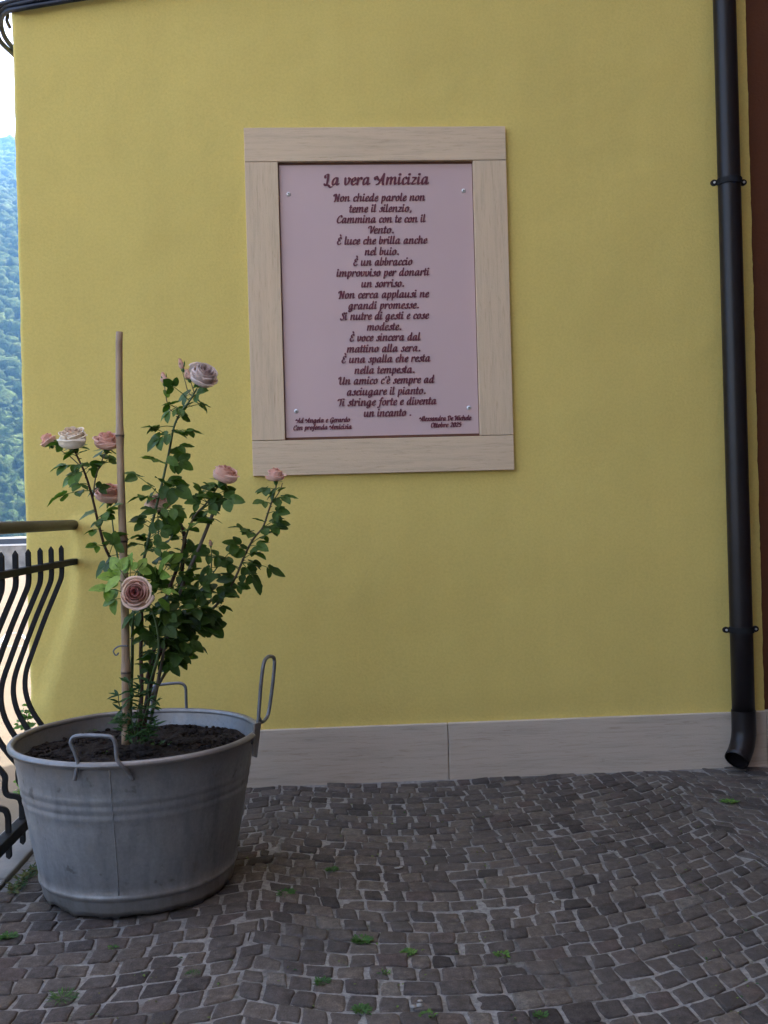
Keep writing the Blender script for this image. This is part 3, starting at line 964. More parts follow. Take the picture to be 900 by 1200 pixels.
# ------------------------------------------------------------------ railing
rl = empty('iron_railing')
RX = -1.14
mb = MB(); mb.tube([(RX, y, 1.182) for y in np.linspace(-2.6, DW - .01, 12)], .022, 20); mb.build('top_rail', M['rail_iron'], rl, smooth=True)
mb = MB(); mb.box(RX - .016, RX + .016, -2.6, DW + .01, 1.008, 1.034); mb.build('mid_rail', M['iron'], rl, bevel=.003)
mb = MB(); mb.box(RX - .02, RX + .02, -2.6, 4.345, .098, .138); mb.build('bottom_rail', M['iron'], rl, bevel=.003)
prof = [(0, .055), (0, .19), (-.006, .21), (-.02, .219), (-.045, .224), (-.056, .236), (-.058, .262), (-.056, .285), (-.062, .302), (-.085, .33), (-.12, .38), (-.148, .435), (-.162, .49), (-.163, .54), (-.152, .595), (-.12, .68), (-.077, .79), (-.036, .885), (-.012, .94), (-.003, .965), (0, .99), (0, 1.085)]
def baluster(y):
    mb = MB()
    pts = spline([(RX + a, y, z) for a, z in prof[1:-1]], 3)
    pts = [Vector((RX, y, prof[0][1]))] + pts + [Vector((RX, y, 1.085))]
    # rectangular bar: build by hand (section 16 x 14 mm)
    n = len(pts)
    vs_, fs_ = [], []
    for i, p in enumerate(pts):
        t = (pts[min(i + 1, n - 1)] - pts[max(i - 1, 0)]).normalized()
        nr = Vector((t.z, 0, -t.x))
        for a, b_ in ((-.0095, -.007), (.0095, -.007), (.0095, .007), (-.0095, .007)):
            vs_.append(p + nr * a + Vector((0, b_, 0)))
    for i in range(n - 1):
        for k in range(4):
            k2 = (k + 1) % 4
            fs_.append((i * 4 + k, i * 4 + k2, i * 4 + 4 + k2, i * 4 + 4 + k))
    # pointed lower and upper tips
    b0 = len(vs_); vs_.append(pts[0] - Vector((0, 0, .012))); fs_ += [(1, 0, b0), (2, 1, b0), (3, 2, b0), (0, 3, b0)]
    e = (n - 1) * 4; t0 = len(vs_); vs_.append(pts[-1] + Vector((0, 0, .018))); fs_ += [(e, e + 1, t0), (e + 1, e + 2, t0), (e + 2, e + 3, t0), (e + 3, e, t0)]
    mb.add(vs_, fs_)
    return mb
y = 4.175
proto = None
while y > -2.4:
    if proto is None:
        proto = baluster(y).build('baluster', M['iron'], rl, bevel=.002)
        y_first = y
    else:
        o = proto.copy(); col.objects.link(o); o.parent = rl
        o.location.y = y - y_first
    y -= .149
tag(rl, 'black iron railing with belly curved pointed balusters on the terrace edge', 'railing')
for ch in rl.children: pass
rl.location = (0, 0, 0)

# ------------------------------------------------------------------ zinc tub
TC = Vector((-.664, 3.275, .006))
tub = empty('zinc_tub')
def dent(p, a, r, z):
    d = .006 * noise.noise(Vector((math.cos(a) * 1.6, math.sin(a) * 1.6, z * 3))) + .0025 * noise.noise(Vector((math.cos(a) * 6, math.sin(a) * 6, z * 9)))
    v = Vector((p.x - TC.x, p.y - TC.y, 0))
    if r > .01: v = v / v.length * (r + d)
    q = Vector((TC.x + v.x, TC.y + v.y, p.z))
    if z < .05:     # battered foot
        q.z += max(0, (.05 - z) / .05) * (.008 * noise.noise(Vector((math.cos(a) * 5, math.sin(a) * 5, 1))) + .006 * noise.noise(Vector((math.cos(a) * 13, math.sin(a) * 13, 4))) + .006)
        k = (.05 - z) / .05 * .006 * noise.noise(Vector((math.cos(a) * 9, math.sin(a) * 9, 8)))
        q += v.normalized() * k if r > .01 else Vector()
    return q
def rad(z): return .302 + (.388 - .302) * (z / .478)
prof = [(.29, .012), (rad(0), 0), (rad(.02) + .001, .02), (rad(.05), .05), (rad(.054), .054), (rad(.058) + .004, .058), (rad(.064) + .005, .064), (rad(.070) + .003, .070), (rad(.074), .074)]
z = .10
while z < .295: prof.append((rad(z), z)); z += .03
for zc in (.312, .340, .368):
    for dz, dr in ((-.012, 0), (-.007, .0011), (0, .0020), (.007, .0011), (.012, 0)): prof.append((rad(zc + dz) + dr, zc + dz))
prof += [(rad(.40), .40), (rad(.44), .44), (rad(.466), .466), (rad(.472) + .001, .472)]
# hem and inner face
prof_in = [(rad(.48) - .004, .484), (rad(.45) - .004, .45), (rad(.40) - .004, .40), (rad(.36) - .004, .36)]
mb = MB()
mb.lathe(prof, TC, 128, dent)
mb.build('body', M['zinc'], tub, smooth=True)
mb = MB(); mb.lathe(prof_in, TC, 128, dent); mb.build('inner_lining', M['zinc'], tub, smooth=True)
mb = MB()
ringp = []
for k in range(13):
    a = 2 * math.pi * k / 12
    ringp.append((rad(.478) + .005 + .011 * math.cos(a), .482 + .011 * math.sin(a)))
mb.lathe(ringp, TC, 128, dent)
mb.build('rim', M['zinc'], tub, smooth=True)
# lock seam down the front
mb = MB()
ang = math.atan2(at(133, 960, 2.92).y - TC.y, at(133, 960, 2.92).x - TC.x)
sp = []
for z in np.linspace(.075, .47, 30):
    r = rad(z)
    for zc in (.312, .340, .368):
        if abs(z - zc) < .009: r += .0020 * (1 - abs(z - zc) / .009)
    p = dent(Vector((TC.x + r * math.cos(ang), TC.y + r * math.sin(ang), TC.z + z)), ang, r, z)
    sp.append(p)
mb.tube(sp, .0022, 6); mb.build('seam', M['zinc'], tub, smooth=True)
# handles
def wire(pts, r=.006, n=5):
    mb = MB(); mb.tube(spline(pts, n), r, 10); return mb
def surf(px, py):      # point on the outside of the body, near side
    o = CAM; d = ray(px, py).normalized()
    t = 2.2
    while t < 4:
        p = o + d * t
        zz = p.z - TC.z
        if 0 < zz < .49 and (Vector((p.x, p.y)) - Vector((TC.x, TC.y))).length < rad(zz) + .004: return p - d * .011
        t += .002
    return o + d * 3
yr = surf(112, 886).y - .028
yl_, yr_ = TC.y - .384, TC.y - .414
wire([surf(88, 914), surf(89.5, 905), at(91, 893, yl_), at(87, 880, yl_), at(83, 871, yl_), at(86, 864, yl_), at(97, 862, yl_ - .006), at(124, 862.5, yr_ + .004), at(132, 865, yr_), at(135.5, 873, yr_), at(137, 889, yr_), at(143, 898, yr_), surf(151, 906), surf(156, 914)]).build('handle', M['zinc_wire'], tub, smooth=True)
yb = TC.y + .378
wire([at(178, 836, yb), at(178, 818, yb), at(180, 806, yb), at(184, 803, yb), at(206, 800.5, yb), at(214, 801.5, yb), at(217.5, 806, yb), at(218, 816, yb), at(218.5, 834, yb)], .0055).build('handle', M['zinc_wire'], tub, smooth=True)
xr = TC.x + .388
ya, yb2 = TC.y - .05, TC.y + .12
hr = [at(296, 872, ya), at(300, 858, ya), at(302.5, 845, ya), at(303.5, 832, ya), at(306, 800, ya), at(309, 778, ya), at(312.5, 771, ya + .05), at(317, 769, yb2 - .04), at(321, 771.5, yb2), at(321.5, 781, yb2), at(319, 806, yb2), at(315, 834, yb2), at(311, 843, yb2 - .03), at(306, 846, ya + .05), at(304, 842, ya + .02)]
wire(hr, .0062).build('handle', M['zinc_wire'], tub, smooth=True)
mb = MB()
a = at(304, 846, ya); b_ = at(296, 848, ya - .03); c_ = at(299, 888, ya - .01); d_ = at(294.5, 886, ya - .03)
off = Vector((.008, -.002, 0))
mb.add([a, b_, d_, c_, a + off, b_ + off, d_ + off, c_ + off], [(0, 1, 2, 3), (7, 6, 5, 4), (0, 4, 5, 1), (1, 5, 6, 2), (2, 6, 7, 3), (3, 7, 4, 0)])
mb.build('lug', M['zinc'], tub, bevel=.003)
tag(tub, 'weathered round zinc tub with wire handles standing on the cobbles by the railing', 'tub')
place_at(tub, TC)

# soil
mb = MB()
NR, NS, SZ = 34, 110, .432
for j in range(NR + 1):
    r = (rad(SZ) - .006) * j / NR
    for k in range(NS):
        a = 2 * math.pi * k / NS
        x, y = TC.x + r * math.cos(a), TC.y + r * math.sin(a)
        z = TC.z + SZ + .012 * noise.noise(Vector((x * 9, y * 9, 0))) + .008 * noise.noise(Vector((x * 30, y * 30, 3))) + .005 * noise.noise(Vector((x * 80, y * 80, 5))) + .018 * (1 - j / NR)
        mb.v.append((x, y, z)); mb.a.append(0)
for j in range(NR):
    for k in range(NS):
        k2 = (k + 1) % NS
        mb.f.append((j * NS + k, j * NS + k2, (j + 1) * NS + k2, (j + 1) * NS + k))
V1, F1 = ico(1)
for i in range(1100):
    r = (rad(SZ) - .02) * math.sqrt(rnd.random()); a = rnd.uniform(0, 6.28)
    s = rnd.uniform(.002, .009)
    c = np.array([TC.x + r * math.cos(a), TC.y + r * math.sin(a), TC.z + SZ + .014 * (1 - r / .38) + s * .5])
    V = V1 * np.array([s * rnd.uniform(.7, 1.5), s * rnd.uniform(.7, 1.5), s * rnd.uniform(.5, 1)]) * (1 + .3 * np.array([[noise.noise(Vector(v * 3 + i))] for v in V1])) + c
    mb.add([tuple(v) for v in V], [tuple(f) for f in F1])
tag(mb.build('soil', M['soil'], smooth=True), 'dark crumbly potting soil filling the zinc tub', 'soil', kind='stuff')

# ------------------------------------------------------------------ bamboo stake
mb = MB()
yb_ = 3.16
base, top = at(147.5, 872, yb_), at(140, 389, yb_ + .03)
nodes = [0, .05, .155, .225, .42, .52, .715, .87, 1.0]
pts, rads = [], []
node_px = [872, 806, 740, 640, 508, 389]
node_t = [0] + [(872 - q) / (872 - 389) for q in (789, 636, 512)] + [1.0]
for i in range(len(node_t) - 1):
    t0, t1 = node_t[i], node_t[i + 1]
    for t in np.linspace(t0, t1, 10)[:-1]:
        u = (t - t0) / (t1 - t0)
        e = math.exp(-(u * (t1 - t0) * 60) ** 2) * .0018 if i else 0
        p = base.lerp(top, t) + Vector((.004 * math.sin(t * 6), 0, 0))
        pts.append(p); rads.append(.0138 - .0028 * t + e)
pts.append(top); rads.append(.0108)
# a dark ring at every node
pp, rr_, tt = [], [], []
for i, (p, r_) in enumerate(zip(pts, rads)):
    if i and i % 9 == 0 and i < len(pts) - 1:
        for dz, dr, tn in ((-.006, 0, .1), (-.003, .0016, .55), (-.0012, .0002, 1), (.0012, .0002, 1), (.003, .0018, .5), (.006, .0004, .1)):
            pp.append(p + (top - base).normalized() * dz); rr_.append(r_ - e * 0 + dr); tt.append(tn)
    else:
        pp.append(p); rr_.append(r_); tt.append(0)
mb.tube(pp, rr_, 16)
mb.a = [t for t in tt for _ in range(16)]
stake = mb.build('bamboo_stake', M['bamboo'], smooth=True, attr='tone')
tag(stake, 'tall dry bamboo stake upright in the tub among the rose stems', 'stake')
mb = MB()
mb.tube(spline([at(150, 757, yb_ - .014), at(141, 757, yb_ - .012), at(135, 760, yb_ - .01), at(133, 764, yb_ - .01), at(136, 768, yb_ - .01), at(139, 765, yb_ - .01)], 5), .0025, 8)
mb.build('wire_hook', M['zinc_wire'], stake, smooth=True)

# ------------------------------------------------------------------ rose bush
rose = empty('rose_bush')
def leaflet(mb, base, d, nrm, L, Wd, tone, fold=.25, curl=.25):
    d = d.normalized()
    nrm = (nrm - d * nrm.dot(d)).normalized()
    s = d.cross(nrm)
    rows = 8
    vs_, fs_ = [], []
    tw = rnd.uniform(-.25, .25)
    for i in range(rows):
        t = i / (rows - 1)
        wv = Wd * .5 * (math.sin(math.pi * min(1, t * .94 + .06)) ** .62) * (1.10 - .30 * t)
        if i == rows - 1: wv = Wd * .03
        wv *= 1 + rnd.uniform(-.05, .05)
        c = base + d * (L * t) - nrm * (curl * L * t * t * .6)
        for k in (-1, -.5, 0, .5, 1):
            vs_.append(c + s * (wv * k) + nrm * (abs(k) * wv * fold * (1 if abs(k) == 1 else 1.1)) + nrm * rnd.uniform(-.10, .10) * wv)
    for i in range(rows - 1):
        for k in range(4):
            a = i * 5 + k
            fs_.append((a, a + 1, a + 6, a + 5))
    mb.add(vs_, fs_, tone)
def compound(mb, st, base, tip, nrm, tone, n=5, L=.053, stalk=.0013):
    base, tip = Vector(base), Vector(tip)
    axis = tip - base
    tot = axis.length
    d = axis.normalized()
    sag = Vector((0, 0, .10 * tot))
    def P(t): return base + axis * t + sag * (4 * t * (1 - t))
    if tot < .062:
        leaflet(mb, base, d, nrm, tot * 1.05, tot * rnd.uniform(.62, .78), tone, rnd.uniform(.1, .4), rnd.uniform(0, .5)); return
    st.tube([P(t) for t in (0, .25, .5, .7)], [stalk * 1.2, stalk, stalk, stalk * .7], 5)
    nrm = (nrm - d * nrm.dot(d)).normalized()
    s = d.cross(nrm)
    Lt = min(L * 1.12, tot * .56) if n > 3 else min(L * 1.15, tot * .6)
    tj = lambda: min(1, max(0, tone + rnd.uniform(-.1, .1)))
    leaflet(mb, P(1 - Lt / tot), d + Vector((0, 0, rnd.uniform(-.3, .05))), nrm, Lt, Lt * .72, tj(), rnd.uniform(.05, .35), rnd.uniform(.1, .6))
    pairs = (n - 1) // 2
    for q in range(pairs):
        t = (1 - Lt / tot) * (.92 - .55 * q)
        for sg in (-1, 1):
            dd = d * rnd.uniform(.15, .6) + s * sg * rnd.uniform(.8, 1.0) + Vector((0, 0, rnd.uniform(-.5, .1)))
            ll = Lt * rnd.uniform(.68, .95) * (1 - .12 * q)
            leaflet(mb, P(max(.08, t)) + dd.normalized() * .003, dd, nrm + s * sg * rnd.uniform(-.35, .25) + Vector((rnd.uniform(-.3, .3), rnd.uniform(-.3, .3), 0)), ll, ll * rnd.uniform(.64, .86), tj(), rnd.uniform(.05, .35), rnd.uniform(0, .5))
def rn():
    return Vector((rnd.uniform(-.65, .65), rnd.uniform(-.95, .30), rnd.uniform(.25, 1.0)))

canes = []   # (material, [(px,py,y)...], r0, r1, thorn)
def cane(m, pts, r0, r1):
    canes.append((m, [at(*p) for p in pts], r0, r1))
YB = 3.21
cane('bark', [(172, 800, YB + .03), (173, 795, YB + .02), (176, 782, YB), (185, 740, YB), (195, 700, YB), (208, 665, YB + .02)], .0085, .006)
cane('bark', [(166, 868, YB + .04), (172, 825, YB + .05), (181, 780, YB + .06), (196, 745, YB + .07), (208, 700, YB + .08), (214, 660, YB + .08), (216, 628, YB + .08), (211, 613, YB + .08)], .010, .006)
cane('green_cane', [(152, 870, YB - .02), (153, 830, YB - .02), (155, 770, YB - .02), (156, 720, YB - .01), (163, 680, YB), (172, 640, YB), (184, 590, YB), (190, 566, YB), (198, 530, YB), (204, 500, YB), (212, 483, YB), (222, 470, YB), (231, 455, YB)], .006, .0026)
cane('bark', [(162, 868, YB + .03), (166, 810, YB + .03), (165, 765, YB + .02), (166, 720, YB + .02), (160, 690, YB + .04), (140, 668, YB + .04), (125, 646, YB + .02), (116, 616, YB), (108, 582, YB - .02), (100, 556, YB - .03), (92, 538, YB - .04), (86, 526, YB - .05)], .007, .0026)
cane('red_cane', [(109, 583, YB - .02), (112, 560, YB), (118, 543, YB), (124, 530, YB)], .0025, .002)
cane('red_cane', [(208, 665, YB + .02), (218, 628, YB + .02), (228, 605, YB + .03), (240, 592, YB + .04), (250, 578, YB + .05), (258, 566, YB + .05)], .004, .0024)
cane('red_cane', [(178, 815, YB + .03), (198, 782, YB + .05), (222, 745, YB + .08), (245, 718, YB + .10), (265, 696, YB + .11), (278, 672, YB + .12), (288, 648, YB + .12), (298, 630, YB + .12), (308, 618, YB + .12), (315, 598, YB + .12), (321, 580, YB + .12), (324, 568, YB + .12)], .0055, .0025)
cane('green_cane', [(222, 745, YB + .08), (232, 705, YB + .08), (244, 680, YB + .09), (262, 655, YB + .10)], .0035, .002)
cane('green_cane', [(176, 800, YB - .04), (186, 760, YB - .08), (180, 720, YB - .11), (168, 708, YB - .13), (161, 702, YB - .14)], .004, .0026)
cane('green_cane', [(190, 660, YB + .02), (186, 630, YB + .06), (185, 604, YB + .08)], .0035, .002)
cane('green_cane', [(140, 665, YB + .04), (134, 630, YB + .08), (130, 596, YB + .10)], .0035, .002)
cane('red_cane', [(208, 486, YB), (198, 478, YB), (194, 462, YB), (193, 452, YB)], .0018, .0014)
cane('red_cane', [(226, 466, YB), (220, 458, YB + .01), (217, 447, YB + .01), (214, 436, YB + .02)], .0018, .0014)
cane('red_cane', [(228, 462, YB), (225, 452, YB - .01), (223, 446, YB - .01)], .0018, .0014)
cane('red_cane', [(96, 548, YB - .03), (82, 535, YB - .02), (68, 526, YB - .01), (58, 520, YB)], .002, .0015)
cane('green_cane', [(244, 700, YB + .09), (248, 660, YB + .06), (247, 640, YB + .06)], .0025, .0016)
cane('red_cane', [(318, 590, YB + .12), (328, 575, YB + .13), (331, 566, YB + .13)], .002, .0015)
groups = {}
for m, pts, r0, r1 in canes:
    P = spline(pts, 5)
    mb = MB()
    n = len(P)
    mb.tube(P, [r0 + (r1 - r0) * i / (n - 1) for i in range(n)], 8)
    if r0 > .003:
        for i in range(2, n - 2, 2):       # thorns
            a = rnd.uniform(0, 6.28)
            d = Vector((math.cos(a), math.sin(a), .25)).normalized()
            r = r0 + (r1 - r0) * i / (n - 1)
            mb.tube([P[i] + d * r * .6, P[i] + d * (r + .004), P[i] + d * (r + .008) - Vector((0, 0, .002))], [.0024, .0014, .0003], 5)
    mb.build('stem', M[m], rose, smooth=True)
LV = MB(); LV.cur = .3; ST = LV
# compound leaves, base -> tip as the photograph shows them, depth, tone
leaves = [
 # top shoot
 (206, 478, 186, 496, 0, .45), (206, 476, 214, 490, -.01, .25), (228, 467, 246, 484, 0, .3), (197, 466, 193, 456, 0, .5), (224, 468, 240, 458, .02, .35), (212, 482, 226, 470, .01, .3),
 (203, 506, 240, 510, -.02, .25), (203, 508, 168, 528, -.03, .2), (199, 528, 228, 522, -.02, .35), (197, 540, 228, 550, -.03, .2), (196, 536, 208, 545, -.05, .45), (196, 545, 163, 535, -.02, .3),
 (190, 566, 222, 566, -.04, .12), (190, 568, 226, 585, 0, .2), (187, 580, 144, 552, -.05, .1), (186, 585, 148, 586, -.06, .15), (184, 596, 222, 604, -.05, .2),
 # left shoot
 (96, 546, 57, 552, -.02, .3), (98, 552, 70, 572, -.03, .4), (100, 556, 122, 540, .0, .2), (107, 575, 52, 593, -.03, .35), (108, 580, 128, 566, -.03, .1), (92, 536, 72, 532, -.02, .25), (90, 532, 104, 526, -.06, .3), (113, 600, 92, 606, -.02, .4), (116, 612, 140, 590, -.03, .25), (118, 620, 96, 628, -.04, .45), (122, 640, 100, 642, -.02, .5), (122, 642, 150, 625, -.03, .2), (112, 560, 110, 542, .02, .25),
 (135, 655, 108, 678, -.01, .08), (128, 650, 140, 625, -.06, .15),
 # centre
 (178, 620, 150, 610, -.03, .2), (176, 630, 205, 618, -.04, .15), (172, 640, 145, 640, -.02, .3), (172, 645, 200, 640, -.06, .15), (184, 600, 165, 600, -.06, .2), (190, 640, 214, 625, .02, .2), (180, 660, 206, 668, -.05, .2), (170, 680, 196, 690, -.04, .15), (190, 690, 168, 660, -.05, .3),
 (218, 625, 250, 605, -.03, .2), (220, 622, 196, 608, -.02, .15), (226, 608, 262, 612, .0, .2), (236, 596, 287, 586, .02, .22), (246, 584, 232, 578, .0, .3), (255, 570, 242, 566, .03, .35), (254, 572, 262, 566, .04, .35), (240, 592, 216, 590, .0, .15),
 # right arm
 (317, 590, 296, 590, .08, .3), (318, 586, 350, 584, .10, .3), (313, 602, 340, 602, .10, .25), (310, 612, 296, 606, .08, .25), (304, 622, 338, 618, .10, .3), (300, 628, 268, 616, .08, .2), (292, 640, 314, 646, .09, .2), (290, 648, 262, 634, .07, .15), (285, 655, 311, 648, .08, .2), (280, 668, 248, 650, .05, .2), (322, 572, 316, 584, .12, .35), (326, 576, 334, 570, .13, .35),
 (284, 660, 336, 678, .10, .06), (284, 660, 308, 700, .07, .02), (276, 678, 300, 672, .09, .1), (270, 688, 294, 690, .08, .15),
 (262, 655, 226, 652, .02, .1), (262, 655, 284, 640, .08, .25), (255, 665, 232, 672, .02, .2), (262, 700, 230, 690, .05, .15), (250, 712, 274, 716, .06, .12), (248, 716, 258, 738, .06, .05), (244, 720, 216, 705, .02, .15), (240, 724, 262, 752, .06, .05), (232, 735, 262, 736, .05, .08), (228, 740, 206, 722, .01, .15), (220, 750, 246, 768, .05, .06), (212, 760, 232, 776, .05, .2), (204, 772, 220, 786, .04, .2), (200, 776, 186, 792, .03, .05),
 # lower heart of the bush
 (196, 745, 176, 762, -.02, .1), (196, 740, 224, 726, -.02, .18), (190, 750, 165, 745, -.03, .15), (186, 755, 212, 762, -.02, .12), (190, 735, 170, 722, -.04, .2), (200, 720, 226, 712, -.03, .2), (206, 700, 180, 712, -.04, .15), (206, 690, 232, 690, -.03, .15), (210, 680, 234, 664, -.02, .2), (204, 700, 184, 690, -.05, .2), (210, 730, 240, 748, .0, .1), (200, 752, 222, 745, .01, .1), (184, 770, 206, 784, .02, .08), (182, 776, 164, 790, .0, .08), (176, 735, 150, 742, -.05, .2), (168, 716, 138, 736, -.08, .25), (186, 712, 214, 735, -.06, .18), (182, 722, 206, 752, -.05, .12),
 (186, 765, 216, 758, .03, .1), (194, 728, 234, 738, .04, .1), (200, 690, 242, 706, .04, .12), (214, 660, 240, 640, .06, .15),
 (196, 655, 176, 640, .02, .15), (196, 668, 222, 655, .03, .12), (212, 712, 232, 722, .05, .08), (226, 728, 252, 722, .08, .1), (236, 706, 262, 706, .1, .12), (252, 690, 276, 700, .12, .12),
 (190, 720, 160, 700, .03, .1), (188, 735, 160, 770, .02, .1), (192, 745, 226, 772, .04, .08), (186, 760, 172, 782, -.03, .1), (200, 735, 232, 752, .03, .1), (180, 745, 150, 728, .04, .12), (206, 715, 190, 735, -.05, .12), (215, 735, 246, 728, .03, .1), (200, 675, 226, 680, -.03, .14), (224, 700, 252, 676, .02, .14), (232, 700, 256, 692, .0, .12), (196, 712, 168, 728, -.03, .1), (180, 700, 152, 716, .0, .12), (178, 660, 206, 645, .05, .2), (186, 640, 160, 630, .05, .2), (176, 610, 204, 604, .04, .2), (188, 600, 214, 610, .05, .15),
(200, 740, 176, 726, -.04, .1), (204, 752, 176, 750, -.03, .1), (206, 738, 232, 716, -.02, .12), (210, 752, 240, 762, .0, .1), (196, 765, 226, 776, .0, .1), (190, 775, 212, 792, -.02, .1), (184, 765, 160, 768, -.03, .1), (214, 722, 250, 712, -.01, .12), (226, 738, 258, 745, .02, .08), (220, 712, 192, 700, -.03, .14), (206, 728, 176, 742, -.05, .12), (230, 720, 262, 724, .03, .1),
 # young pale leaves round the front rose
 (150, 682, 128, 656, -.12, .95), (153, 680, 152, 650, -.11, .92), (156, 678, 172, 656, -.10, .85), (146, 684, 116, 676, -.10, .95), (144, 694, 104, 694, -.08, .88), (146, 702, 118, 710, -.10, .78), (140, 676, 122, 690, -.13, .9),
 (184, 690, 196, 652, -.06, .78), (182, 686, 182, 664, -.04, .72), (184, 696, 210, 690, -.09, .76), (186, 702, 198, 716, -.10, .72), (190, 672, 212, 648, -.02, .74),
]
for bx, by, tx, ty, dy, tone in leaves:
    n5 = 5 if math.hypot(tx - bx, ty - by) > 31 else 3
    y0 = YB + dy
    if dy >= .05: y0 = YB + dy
    compound(LV, ST, at(bx, by, y0 + rnd.uniform(-.01, .01)), at(tx, ty, y0 + rnd.uniform(-.05, .03)), rn() if tone < .7 else Vector((rnd.uniform(-.6, .6), rnd.uniform(-1.0, -.2), rnd.uniform(.3, 1))), min(1, max(0, tone + rnd.uniform(-.08, .14) + (.12 if by < 650 and tone < .7 else 0))), 3 if tone > .7 else n5, .085 if tone > .7 else rnd.uniform(.044, .060))  # upper leaves painted lighter, as if lit from behind
# smaller leaves up every cane
for m, pts, r0, r1 in canes[:8] + [canes[1], canes[5], canes[5], canes[4]]:
    P = spline(pts, 4)
    for i in range(int(len(P) * .35), len(P) - 2):
        if rnd.random() < .45:
            a = rnd.uniform(0, 6.28)
            d = Vector((math.cos(a), math.sin(a) * .8, rnd.uniform(-.2, .5))).normalized()
            compound(LV, ST, P[i], P[i] + d * rnd.uniform(.05, .11), rn(), rnd.uniform(.05, .35), 3, .036)
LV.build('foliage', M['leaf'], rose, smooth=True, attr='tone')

def flower(name, pos, axis, dia, style, tone0, seed, opening=1.0):
    """rose of many overlapping petals round an axis"""
    rs = random.Random(seed)
    ax = Vector(axis).normalized()
    e1 = ax.orthogonal().normalized(); e2 = ax.cross(e1)
    mb = MB()
    Rr = dia / 2
    layers = {'open': [(3, .13, .84, .5), (4, .25, .92, .3), (5, .39, .90, .2), (5, .54, .82, .35), (5, .70, .70, .5), (5, .84, .58, .85)],
              'half': [(3, .15, 1.25, .2), (4, .28, 1.28, .1), (4, .42, 1.18, .15), (5, .56, .95, .5), (5, .80, .55, 1.0)],
              'bud': [(3, .18, 1.7, 0), (3, .34, 1.75, 0), (4, .46, 1.55, .15)]}[style]
    nL = len(layers)
    tall = {'open': opening, 'half': opening, 'bud': .8}[style]
    H0 = (.42 if style == 'open' else .55) * tall * Rr
    for li, (cnt, rl_, hl_, roll) in enumerate(layers):
        for k in range(cnt):
            az0 = 2 * math.pi * (k + .5 * (li % 2)) / cnt + rs.uniform(-.22, .22) + li * .9
            rl2 = rl_ * Rr * (rs.uniform(.90, 1.08) if li < nL - 1 else rs.uniform(.80, 1.14)); hl2 = hl_ * Rr * tall * (rs.uniform(.92, 1.06) if li < nL - 2 else rs.uniform(.72, 1.22))
            half = (math.pi / cnt) * (1.45 if li else 1.2)
            narrow = .55 if style == 'bud' else (.80 if li < 2 else .97)
            ctl = [(.06 * Rr, 0), (rl2 * .72, hl2 * .16), (rl2 * .98, hl2 * .48), (rl2 * narrow, hl2 * .86), (rl2 * narrow + roll * Rr * .07, hl2), (rl2 * narrow + roll * Rr * .17, hl2 - roll * Rr * .035)]
            pr = spline([(r_, h_, 0) for r_, h_ in ctl], 2)
            NV, NU = len(pr), 9
            wob = rs.uniform(0, 9)
            skew = rs.uniform(-.12, .12) * (1 if li < nL - 2 else 1.8)
            vs_, fs_ = [], []
            for v in range(NV):
                t = v / (NV - 1)
                wd = half * (.50 + .60 * math.sin(math.pi * min(1, .12 + t * .58)))
                r, h = pr[v].x, pr[v].y
                for u in range(NU):
                    q = -1 + 2 * u / (NU - 1)
                    a = az0 + q * wd
                    edge = q * q
                    nz = noise.noise(Vector((q * 1.7 + wob, t * 2, seed)))
                    hh = h - edge * hl2 * .20 * t ** 2 + .07 * Rr * t * t * nz + skew * q * Rr * t * .5
                    r2 = r * (1 + .10 * skew * q + (.05 * q * (1 if li % 2 else -1)) * t) + .06 * Rr * t * noise.noise(Vector((q * 2.4, t * 2 + wob, seed + 3))) * min(1, rl_ * 1.6)
                    vs_.append(Vector(pos) + e1 * (r2 * math.cos(a)) + e2 * (r2 * math.sin(a)) + ax * (hh - H0))
            for v in range(NV - 1):
                for u in range(NU - 1):
                    a = v * NU + u
                    fs_.append((a, a + 1, a + NU + 1, a + NU))
            mb.add(vs_, fs_, tone0 + min(.98, max(.02, (li + .3) / nL + rs.uniform(-.1, .1))))
    o = mb.build(name, M['petal'], rose, smooth=True, attr='tone')
    # calyx: five sepals and a hip
    cb_ = MB()
    base = Vector(pos) - ax * H0
    cb_.cur = rs.random()
    k_ = 1.0 if style != 'bud' else 1.15
    cb_.tube([base - ax * Rr * .42, base - ax * Rr * .25, base - ax * Rr * .08, base + ax * Rr * .05], [Rr * .08, Rr * .19 * k_, Rr * .22 * k_, Rr * .16 * k_], 8)
    for k in range(5):
        a = 2 * math.pi * k / 5 + rs.uniform(-.2, .2)
        d = e1 * math.cos(a) + e2 * math.sin(a)
        if style == 'bud': dd = ax * .95 + d * rs.uniform(.25, .7); ln_ = Rr * rs.uniform(.9, 1.3)
        else: dd = d - ax * rs.uniform(-.2, .6); ln_ = Rr * rs.uniform(.6, .9)
        leaflet(cb_, base + d * Rr * .12, dd, ax if style != 'bud' else d, ln_, ln_ * .3, rs.random(), .1, rs.uniform(-.2, .4))
    cb_.build('calyx', M['sepal'], o, smooth=True, attr='tone')
    return o
TO_CAM = Vector((.15, -1, .1))
px1 = 3.2 / 1150.0
f_ = lambda px, py, dy, ax, dpx, style, tone, seed, op=1.0, nm='flower': flower(nm, at(px, py, YB + dy), ax, dpx * px1, style, tone, seed, op)
f_(238, 440, -.01, (.45, -.60, .66), 38, 'open', 4, 1, 1.25)
f_(86, 514, -.05, (-.05, -.48, .9), 38, 'open', 2, 2, 1.25)
f_(56, 516, .0, (-.45, -.15, .8), 24, 'half', 6, 3, .9)
f_(125, 517, .0, (.1, -.35, .9), 33, 'open', 6, 4, 1.25)
f_(128, 578, .10, (.05, -.45, .85), 36, 'open', 6, 5, 1.25)
f_(263, 556, .05, (.35, -.25, .85), 34, 'open', 6, 6, 1.2)
